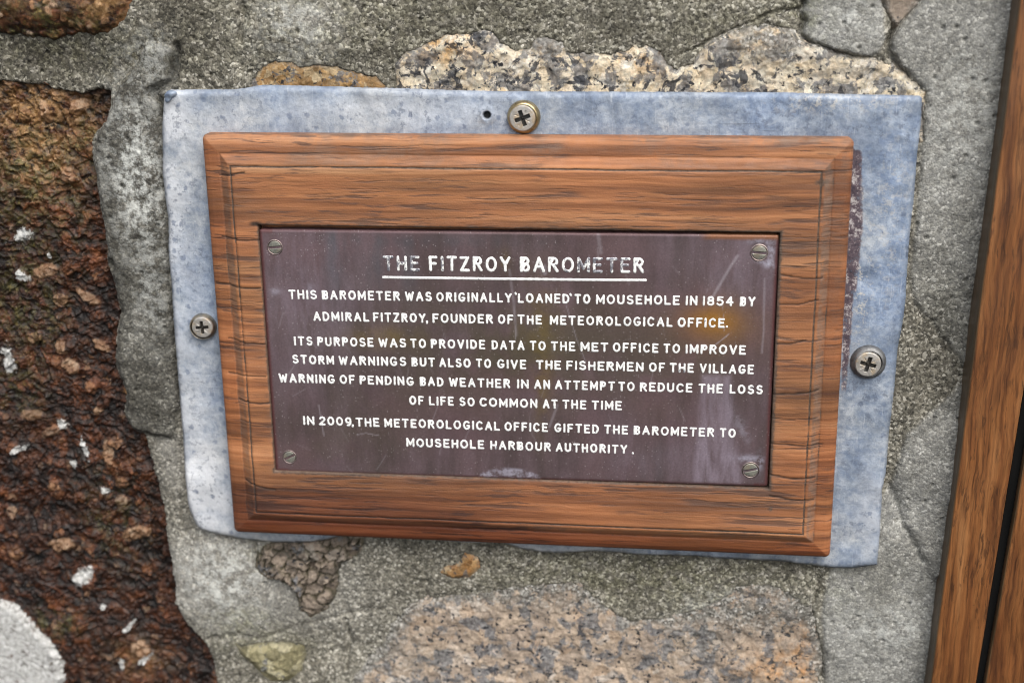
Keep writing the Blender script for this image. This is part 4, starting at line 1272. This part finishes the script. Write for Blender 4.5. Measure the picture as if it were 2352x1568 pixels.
GL = {  # width, strokes of the router (unit cap height)
    'A': (.74, [[(0, 0), (.37, 1)], [(.37, 1), (.74, 0)], [(.14, .34), (.60, .34)]]),
    'B': (.60, [[(0, 0), (0, 1)], [(0, 1), (.32, 1)] + arc(.32, .76, .24, .24, 90, -260)[1:] + [(0, .52)], [(.32, .52)] + arc(.34, .26, .26, .26, 90, -260)[1:] + [(0, 0)]]),
    'C': (.70, [arc(.38, .5, .38, .5, 45, 315, 22)]),
    'D': (.66, [[(0, 0), (0, 1)], [(0, 1), (.24, 1)] + arc(.24, .5, .42, .5, 90, -90, 18)[1:] + [(0, 0)]]),
    'E': (.58, [[(0, 0), (0, 1)], [(0, 1), (.58, 1)], [(0, .52), (.48, .52)], [(0, 0), (.58, 0)]]),
    'F': (.56, [[(0, 0), (0, 1)], [(0, 1), (.56, 1)], [(0, .5), (.46, .5)]]),
    'G': (.74, [arc(.38, .5, .38, .5, 48, 330, 22) + [(.72, .40)], [(.72, .42), (.44, .42)]]),
    'H': (.64, [[(0, 0), (0, 1)], [(.64, 0), (.64, 1)], [(0, .5), (.64, .5)]]),
    'I': (.0, [[(0, 0), (0, 1)]]),
    'L': (.54, [[(0, 0), (0, 1)], [(0, 0), (.54, 0)]]),
    'M': (.82, [[(0, 0), (0, 1)], [(0, 1), (.41, .22)], [(.41, .22), (.82, 1)], [(.82, 1), (.82, 0)]]),
    'N': (.66, [[(0, 0), (0, 1)], [(0, 1), (.66, 0)], [(.66, 0), (.66, 1)]]),
    'O': (.78, [arc(.39, .5, .39, .5, 90, 450, 28)]),
    'P': (.58, [[(0, 0), (0, 1)], [(0, 1), (.32, 1)] + arc(.32, .73, .27, .27, 90, -260)[1:] + [(0, .46)]]),
    'R': (.64, [[(0, 0), (0, 1)], [(0, 1), (.34, 1)] + arc(.34, .74, .27, .26, 90, -260)[1:] + [(0, .48)], [(.32, .48), (.64, 0)]]),
    'S': (.62, [arc(.31, .755, .28, .245, 35, 270, 16) + arc(.31, .255, .31, .255, 90, -150, 18)[1:]]),
    'T': (.68, [[(0, 1), (.68, 1)], [(.34, 1), (.34, 0)]]),
    'U': (.66, [[(0, 1), (0, .33)] + arc(.33, .33, .33, .33, 180, 360, 16)[1:] + [(.66, 1)]]),
    'V': (.70, [[(0, 1), (.35, 0)], [(.35, 0), (.70, 1)]]),
    'W': (.96, [[(0, 1), (.24, 0)], [(.24, 0), (.48, .82)], [(.48, .82), (.72, 0)], [(.72, 0), (.96, 1)]]),
    'Y': (.72, [[(0, 1), (.36, .46)], [(.72, 1), (.36, .46)], [(.36, .46), (.36, 0)]]),
    'Z': (.64, [[(0, 1), (.64, 1)], [(.64, 1), (0, 0)], [(0, 0), (.64, 0)]]),
    '1': (.0, [[(0, 0), (0, 1)]]),
    '8': (.60, [arc(.30, .755, .25, .235, 90, 450, 20), arc(.30, .26, .30, .26, 90, 450, 22)]),
    '5': (.60, [[(.54, 1), (.08, 1)], [(.08, 1), (.03, .56)], [(.03, .56)] + arc(.27, .33, .32, .33, 120, -150, 18)]),
    '4': (.64, [[(.46, 0), (.46, 1)], [(.46, 1), (0, .34)], [(0, .34), (.64, .34)]]),
    '2': (.60, [arc(.30, .72, .29, .28, 160, -25, 14) + [(0, 0)], [(0, 0), (.60, 0)]]),
    '0': (.68, [arc(.34, .5, .34, .5, 90, 450, 28)]),
    '9': (.62, [arc(.31, .68, .30, .32, 90, 450, 20), arc(.28, .5, .33, .5, 20, -100, 14)]),
    '.': (.0, [[(0, .03), (0.001, .0)]]),
    ',': (.0, [[(.03, .05), (.02, -.0)], [(.04, .0), (0, -.16)]]),
    "'": (.0, [[(.02, 1.16), (.021, 1.14)], [(.04, 1.14), (.08, 1.0)]]),
    '`': (.0, [[(.02, 1.12), (.021, 1.10)], [(.03, 1.1), (.08, .98)]]),
}


def mat_paint():
    n = NT('white lettering paint')
    c = n.ramp(n.noise(900, 3), [(.3, (.62, .63, .61)), (.6, (.84, .84, .82))])
    wv = n.math('SUBTRACT', n.noise(560, 4, .65, .3), n.math('MULTIPLY', n.attr('wear'), .55))
    gone = n.ss(.26, .20, wv)
    met = n.ramp(n.noise(600, 4, .7), [(.3, (.13, .13, .15)), (.5, (.30, .295, .33)), (.66, (.7, .7, .73))])
    c = n.mix(gone, c, met)
    return n.set(color=c, rough=n.sep(n.mix(gone, (.6, .6, .6), (.25, .25, .25)), 0), metal=n.math('MULTIPLY', gone, .4), normal=n.bump(n.noise(1300, 2), .0002, .5))


M_PAINT = mat_paint()


class Ink:
    def __init__(s):
        s.v, s.f, s.w = [], [], []

    def stroke(s, pts, rad, lift, wear):
        """domed round-ended bead along a polyline (mm on the plate)"""
        p = np.array(pts, float)
        if len(p) == 2 or True:
            q = [p[0]]
            for a, b in zip(p[:-1], p[1:]):
                k = max(1, int(np.hypot(*(b - a)) / .5)) if len(p) <= 3 else 1
                for j in range(1, k + 1):
                    q.append(a + (b - a) * j / k)
            p = np.array(q)
        t = np.gradient(p, axis=0)
        t /= np.maximum(np.hypot(t[:, 0], t[:, 1]), 1e-9)[:, None]
        closed = np.hypot(*(p[0] - p[-1])) < 1e-3 and len(p) > 6
        if closed:
            t[0] = t[-1] = (t[0] + t[-1]) / np.hypot(*(t[0] + t[-1]))
        st = []
        if not closed:
            for a in (90, 65, 40, 18):
                st.append((p[0] - t[0] * rad * math.sin(math.radians(a)), t[0], math.cos(math.radians(a))))
        st += [(a, b, 1.0) for a, b in zip(p, t)]
        if not closed:
            for a in (18, 40, 65, 90):
                st.append((p[-1] + t[-1] * rad * math.sin(math.radians(a)), t[-1], math.cos(math.radians(a))))
        b0 = len(s.v)
        U = (-1, -.8, -.4, 0, .4, .8, 1)
        for i, (c, d, k) in enumerate(st):
            nrm = np.array([-d[1], d[0]])
            j = 1 + .10 * math.sin(i * 1.7 + c[0] * 3.1)
            for u in U:
                q = c + nrm * u * rad * k * j
                s.v.append((q[0], H_PLATE + .03 + lift + .13 * math.sqrt(max(0, 1 - u * u)) * k, q[1]))
                s.w.append(wear)
        n = len(U)
        for i in range(len(st) - 1):
            for j in range(n - 1):
                a = b0 + i * n + j
                s.f.append((a, a + n, a + n + 1, a + 1))

    def build(s, name, label):
        co = np.array(s.v)
        co = np.stack([co[:, 0], -co[:, 1], co[:, 2]], -1) / 1000
        me = mesh_np(name, co, np.array(s.f)[:, ::-1], {'wear': np.array(s.w)})
        return link(name, me, M_PAINT, PLATE, label)


TX = {'A': (660, 600), 'B': (1060, 600), 'C': (1460, 600), 'D': (660, 860), 'E': (1060, 860), 'F': (1460, 860)}


def tp(tile, x, y=0.0):
    ox, oy = TX[tile]
    return (ox + x / 5.6) * .9408, (oy + y / 5.6) * .9408


def text_line(name, label, base, cap, rad, words, wears=None, wear=.15):
    """base: (tile, x, y) points along the foot of the line; words: text, start, end"""
    bp = [tp(*b) for b in base]
    bx, by = [b[0] for b in bp], [b[1] for b in bp]
    co = np.polyfit(bx, by, 1)
    ink = Ink()
    rnd = random.Random(len(words) * 13 + int(bx[0]))
    li = 0
    for txt, a, b in words:
        xa, xb = tp(*a)[0], tp(*b)[0]
        A = np.array(P(xa, np.polyval(co, xa), H_PLATE))
        B = np.array(P(xb, np.polyval(co, xb), H_PLATE))
        L = np.hypot(*(B - A))
        e = (B - A) / max(L, 1e-6)
        if len(txt) > 1:
            A, B, L = A + e * .13, B - e * .13, L - .26
        up = np.array([-e[1], e[0]])
        S = cap - 2 * rad
        ws = [GL[ch][0] * S for ch in txt]
        n = len(txt)
        if n == 1 and ws[0] == 0:
            k, gap = 1, 0
            A = A - e * rad
        else:
            gap = rad * 2 + cap * .19
            k = (L - 2 * rad - gap * (n - 1)) / max(sum(ws), 1e-6)
            if n > 1:
                k2 = min(max(k, .82), 1.12)
                gap += (k - k2) * sum(ws) / (n - 1)
                k = k2
            else:
                k = min(max(k, .8), 1.15)
        x = rad
        for ch, w in zip(txt, ws):
            dy = rnd.gauss(0, .035)
            sl = rnd.gauss(0, .012)
            wv = wears[li] if wears else max(0, rnd.gauss(wear, .07))
            li += 1
            for stk in GL[ch][1]:
                pts = [A + e * (x + px * S * k + sl * py * S) + up * (rad + py * S + dy) for px, py in stk]
                ink.stroke(pts, rad * rnd.uniform(.93, 1.06), rnd.uniform(0, .03), wv)
            x += w * k + gap
    return ink.build(name, label)


SRC = .9408 * 180 / 1180
CAP, RAD = 24.3 * SRC, 2.58 * SRC
text_line('title_lettering', None, [('A', 1620, 342), ('B', 900, 358), ('C', 600, 374)], 38 * SRC, 3.45 * SRC,
          [('THE', ('A', 1540), ('A', 2050)), ('FITZROY', ('A', 2168), ('B', 1052)), ('BAROMETER', ('B', 1168), ('C', 636))],
          [.62, .42, .55, .2, .5, .32, .22, .14, .08, .05, .12, .26, .32, .36, .5, .58, .6, .52, .3])
ink = Ink()
pts = [np.array(P(*tp(*q), H_PLATE)) for q in (('A', 1545, 430), ('A', 2352, 441), ('B', 1000, 453), ('B', 2352, 468), ('C', 650, 470))]
full = []
for a, b in zip(pts[:-1], pts[1:]):
    for j in range(40):
        full.append(a + (b - a) * j / 40)
ink.stroke(full + [pts[-1]], 3.2 * SRC, 0, .18)
ink.build('title_underline', None)
text_line('text_lettering', None, [('A', 300, 727), ('B', 700, 778), ('C', 2100, 828)], CAP, RAD,
          [('THIS', ('A', 245), ('A', 645)), ('BAROMETER', ('A', 702), ('A', 1780)), ('WAS', ('A', 1835), ('A', 2215)), ('ORIGINALLY', ('B', 25), ('B', 1070)), ("'", ('B', 1110), ('B', 1130)),
           ('LOANED', ('B', 1138), ('B', 1855)), ('`', ('B', 1860), ('B', 1880)), ('TO', ('B', 1912), ('B', 2140)), ('MOUSEHOLE', ('B', 2205), ('C', 1120)), ('IN', ('C', 1190), ('C', 1362)),
           ('1854', ('C', 1425), ('C', 1856)), ('BY', ('C', 1930), ('C', 2155))],
          [.34, .2, .14, .12] + [.14] * 5 + [.06] * 60)
text_line('text_lettering', None, [('A', 600, 1022), ('B', 1000, 1078), ('C', 1700, 1118)], CAP, RAD,
          [('ADMIRAL', ('A', 585), ('A', 1360)), ('FITZROY', ('A', 1402), ('A', 2130)), (',', ('A', 2140), ('A', 2165)), ('FOUNDER', ('A', 2212), ('B', 810)), ('OF', ('B', 865), ('B', 1085)),
           ('THE', ('B', 1135), ('B', 1480)), ('METEOROLOGICAL', ('B', 1575), ('C', 1025)), ('OFFICE', ('C', 1080), ('C', 1735)), ('.', ('C', 1760), ('C', 1770))])
text_line('text_lettering', None, [('A', 400, 1362), ('B', 1200, 1430), ('C', 2000, 1488)], CAP, RAD,
          [('ITS', ('A', 322), ('A', 585)), ('PURPOSE', ('A', 638), ('A', 1420)), ('WAS', ('A', 1475), ('A', 1865)), ('TO', ('A', 1910), ('A', 2135)), ('PROVIDE', ('A', 2190), ('B', 705)),
           ('DATA', ('B', 780), ('B', 1240)), ('TO', ('B', 1300), ('B', 1530)), ('THE', ('B', 1590), ('B', 1935)), ('MET', ('B', 1995), ('C', 145)), ('OFFICE', ('C', 195), ('C', 830)),
           ('TO', ('C', 885), ('C', 1125)), ('IMPROVE', ('C', 1190), ('C', 2025))])
text_line('text_lettering', None, [('D', 350, 152), ('E', 450, 216), ('E', 1700, 246), ('F', 2100, 292)], CAP, RAD,
          [('STORM', ('D', 300), ('D', 880)), ('WARNINGS', ('D', 930), ('D', 1865)), ('BUT', ('D', 1925), ('D', 2260)), ('ALSO', ('E', 65), ('E', 505)), ('TO', ('E', 565), ('E', 785)),
           ('GIVE', ('E', 855), ('E', 1265)), ('THE', ('E', 1385), ('E', 1740)), ('FISHERMEN', ('E', 1800), ('F', 625)), ('OF', ('F', 690), ('F', 920)), ('THE', ('F', 970), ('F', 1315)),
           ('VILLAGE', ('F', 1380), ('F', 2135))])
text_line('text_lettering', None, [('D', 200, 407), ('D', 1500, 452), ('E', 900, 488), ('F', 2200, 572)], CAP, RAD,
          [('WARNING', ('D', 115), ('D', 890)), ('OF', ('D', 945), ('D', 1165)), ('PENDING', ('D', 1217), ('D', 1970)), ('BAD', ('D', 2040), ('E', 135)), ('WEATHER', ('E', 195), ('E', 1045)),
           ('IN', ('E', 1127), ('E', 1298)), ('AN', ('E', 1360), ('E', 1590)), ('ATTEMPT', ('E', 1645), ('F', 235)), ('TO', ('F', 270), ('F', 505)), ('REDUCE', ('F', 565), ('F', 1295)),
           ('THE', ('F', 1360), ('F', 1710)), ('LOSS', ('F', 1790), ('F', 2255))])
text_line('text_lettering', None, [('D', 1950, 717), ('E', 800, 746), ('F', 300, 792)], CAP, RAD,
          [('OF', ('D', 1895), ('D', 2105)), ('LIFE', ('D', 2165), ('E', 275)), ('SO', ('E', 340), ('E', 560)), ('COMMON', ('E', 615), ('E', 1415)), ('AT', ('E', 1480), ('E', 1695)),
           ('THE', ('E', 1745), ('E', 2085)), ('TIME', ('E', 2145), ('F', 330))])
text_line('text_lettering', None, [('D', 500, 987), ('E', 800, 1072), ('F', 1800, 1162)], CAP, RAD,
          [('IN', ('D', 447), ('D', 610)), ('2009', ('D', 662), ('D', 1118)), (',', ('D', 1125), ('D', 1145)), ('THE', ('D', 1165), ('D', 1500)), ('METEOROLOGICAL', ('D', 1555), ('E', 905)),
           ('OFFICE', ('E', 955), ('E', 1560)), ('GIFTED', ('E', 1635), ('E', 2255)), ('THE', ('F', 75), ('F', 415)), ('BAROMETER', ('F', 480), ('F', 1590)), ('TO', ('F', 1655), ('F', 1885))])
text_line('text_lettering', None, [('D', 1900, 1288), ('E', 900, 1334), ('F', 350, 1384)], CAP, RAD,
          [('MOUSEHOLE', ('D', 1855), ('E', 690)), ('HARBOUR', ('E', 760), ('E', 1600)), ('AUTHORITY', ('E', 1655), ('F', 405)), ('.', ('F', 475), ('F', 498))])

# ------------------------------------------------------------------ varnished frame at the right


def mat_frame():
    n = NT('varnished brown timber')
    w = n.map((240, 60, 14), v=n.warp(30, .004, 3))
    w2 = n.map((1300, 200, 40), v=n.warp(80, .0012, 2))
    g = n.noise(1, 5, .62, .3, v=w)
    f = n.noise(1, 4, .65, v=w2)
    c = n.ramp(g, [(.28, (.060, .021, .008)), (.42, (.125, .046, .015)), (.56, (.195, .078, .025)), (.72, (.275, .125, .046))])
    c = n.mix(.75, c, n.mix(1, c, n.ramp(f, [(.3, (.22, .2, .2)), (.46, (.85, .85, .85)), (.66, (1.25, 1.2, 1.15))]), 'MULTIPLY'))
    s = n.math('MULTIPLY', n.ss(.54, .62, n.noise(1, 5, .7, v=n.map((620, 60, 90), v=n.warp(60, .002, 2)))), n.ss(.40, .58, n.noise(70, 4)))
    c = n.mix(n.math('MULTIPLY', s, .65), c, (.028, .012, .006))
    s2 = n.math('MULTIPLY', n.ss(.5, .6, n.noise(1, 5, .7, v=n.map((1000, 60, 60), v=n.warp(60, .002, 2)))), n.ss(.38, .58, n.noise(1, 3, v=n.map((140, 40, 30)))))
    c = n.mix(n.math('MULTIPLY', s2, .65), c, (.045, .017, .007))
    c = n.mix(n.attr('edge'), c, n.mix(.6, n.mix(1, c, (.6, .6, .6), 'MULTIPLY'), (.085, .070, .042)))
    nr = n.bump(f, .0004, .6)
    return n.set(color=c, rough=.42, normal=nr, spec=.45, coat=.15, coatr=.3)


M_FRAME = mat_frame()
nb = NT('black rubber seal')
M_SEAL = nb.set(color=(.006, .006, .006), rough=.95, spec=.08)
HF = 9.0


def extrude_board(name, root, left, right, top, mat, base=-6.0):
    """upright board: left and right are raster points down its front edges"""
    Lp, Rp = PP(left, top), PP(right, top)
    # straight lines extended beyond the frame
    def line(p):
        d = (p[-1] - p[0])
        d = d / d[1]
        return lambda z: p[0] + d * (z - p[0][1])
    fl, fr = line(Lp), line(Rp)
    zs = np.linspace(z0 - 30, z1 + 30, 140)
    prof = [('l', -.45, base), ('l', -.4, top - 1.2), ('l', -.15, top - .3), ('l', .3, top)] + [('m', k, top) for k in (.25, .5, .75)] + [('r', -.6, top), ('r', -.1, top - .5), ('r', 0, base)]
    V, Fc, ed = [], [], []
    for i, z in enumerate(zs):
        a, b = fl(z)[0], fr(z)[0]
        for kind, o, h in prof:
            x = a + o if kind == 'l' else (b + o if kind == 'r' else a + (b - a) * o)
            V.append((x / 1000, -(h + .12 * math.sin(z * .13 + x) * (h > 0)) / 1000, z / 1000))
            ed.append(1.0 if kind == 'l' and o < .1 else 0.0)
    m = len(prof)
    for i in range(len(zs) - 1):
        for j in range(m - 1):
            a = i * m + j
            Fc.append((a, a + 1, a + m + 1, a + m))
    me = mesh_np(name, np.array(V), np.array(Fc), {'edge': np.array(ed)}, False)
    return link(name, me, mat, root)


ff = P(2250, 1568, 0)
FRAME = thing('timber_frame', 'varnished brown timber upright beside the grey mortar at the right edge', 'wooden frame', (ff[0] / 1000, 0, (z0 - 30) / 1000))
extrude_board('frame_board', FRAME, [(2345, 0), (2218, 1067), (2139, 1568)], [(2352, 898), (2330, 1004), (2243, 1568)], HF, M_FRAME)
extrude_board('rubber_seal', FRAME, [(2350, 898), (2328, 1004), (2240, 1568)], [(2364, 1061), (2316, 1328), (2276, 1568)], HF - 3.0, M_SEAL)
RB = [(2354, 1061), (2306, 1328), (2265, 1568)]
extrude_board('frame_board', FRAME, RB, [(x + 520, y) for x, y in RB], HF - .6, M_FRAME)
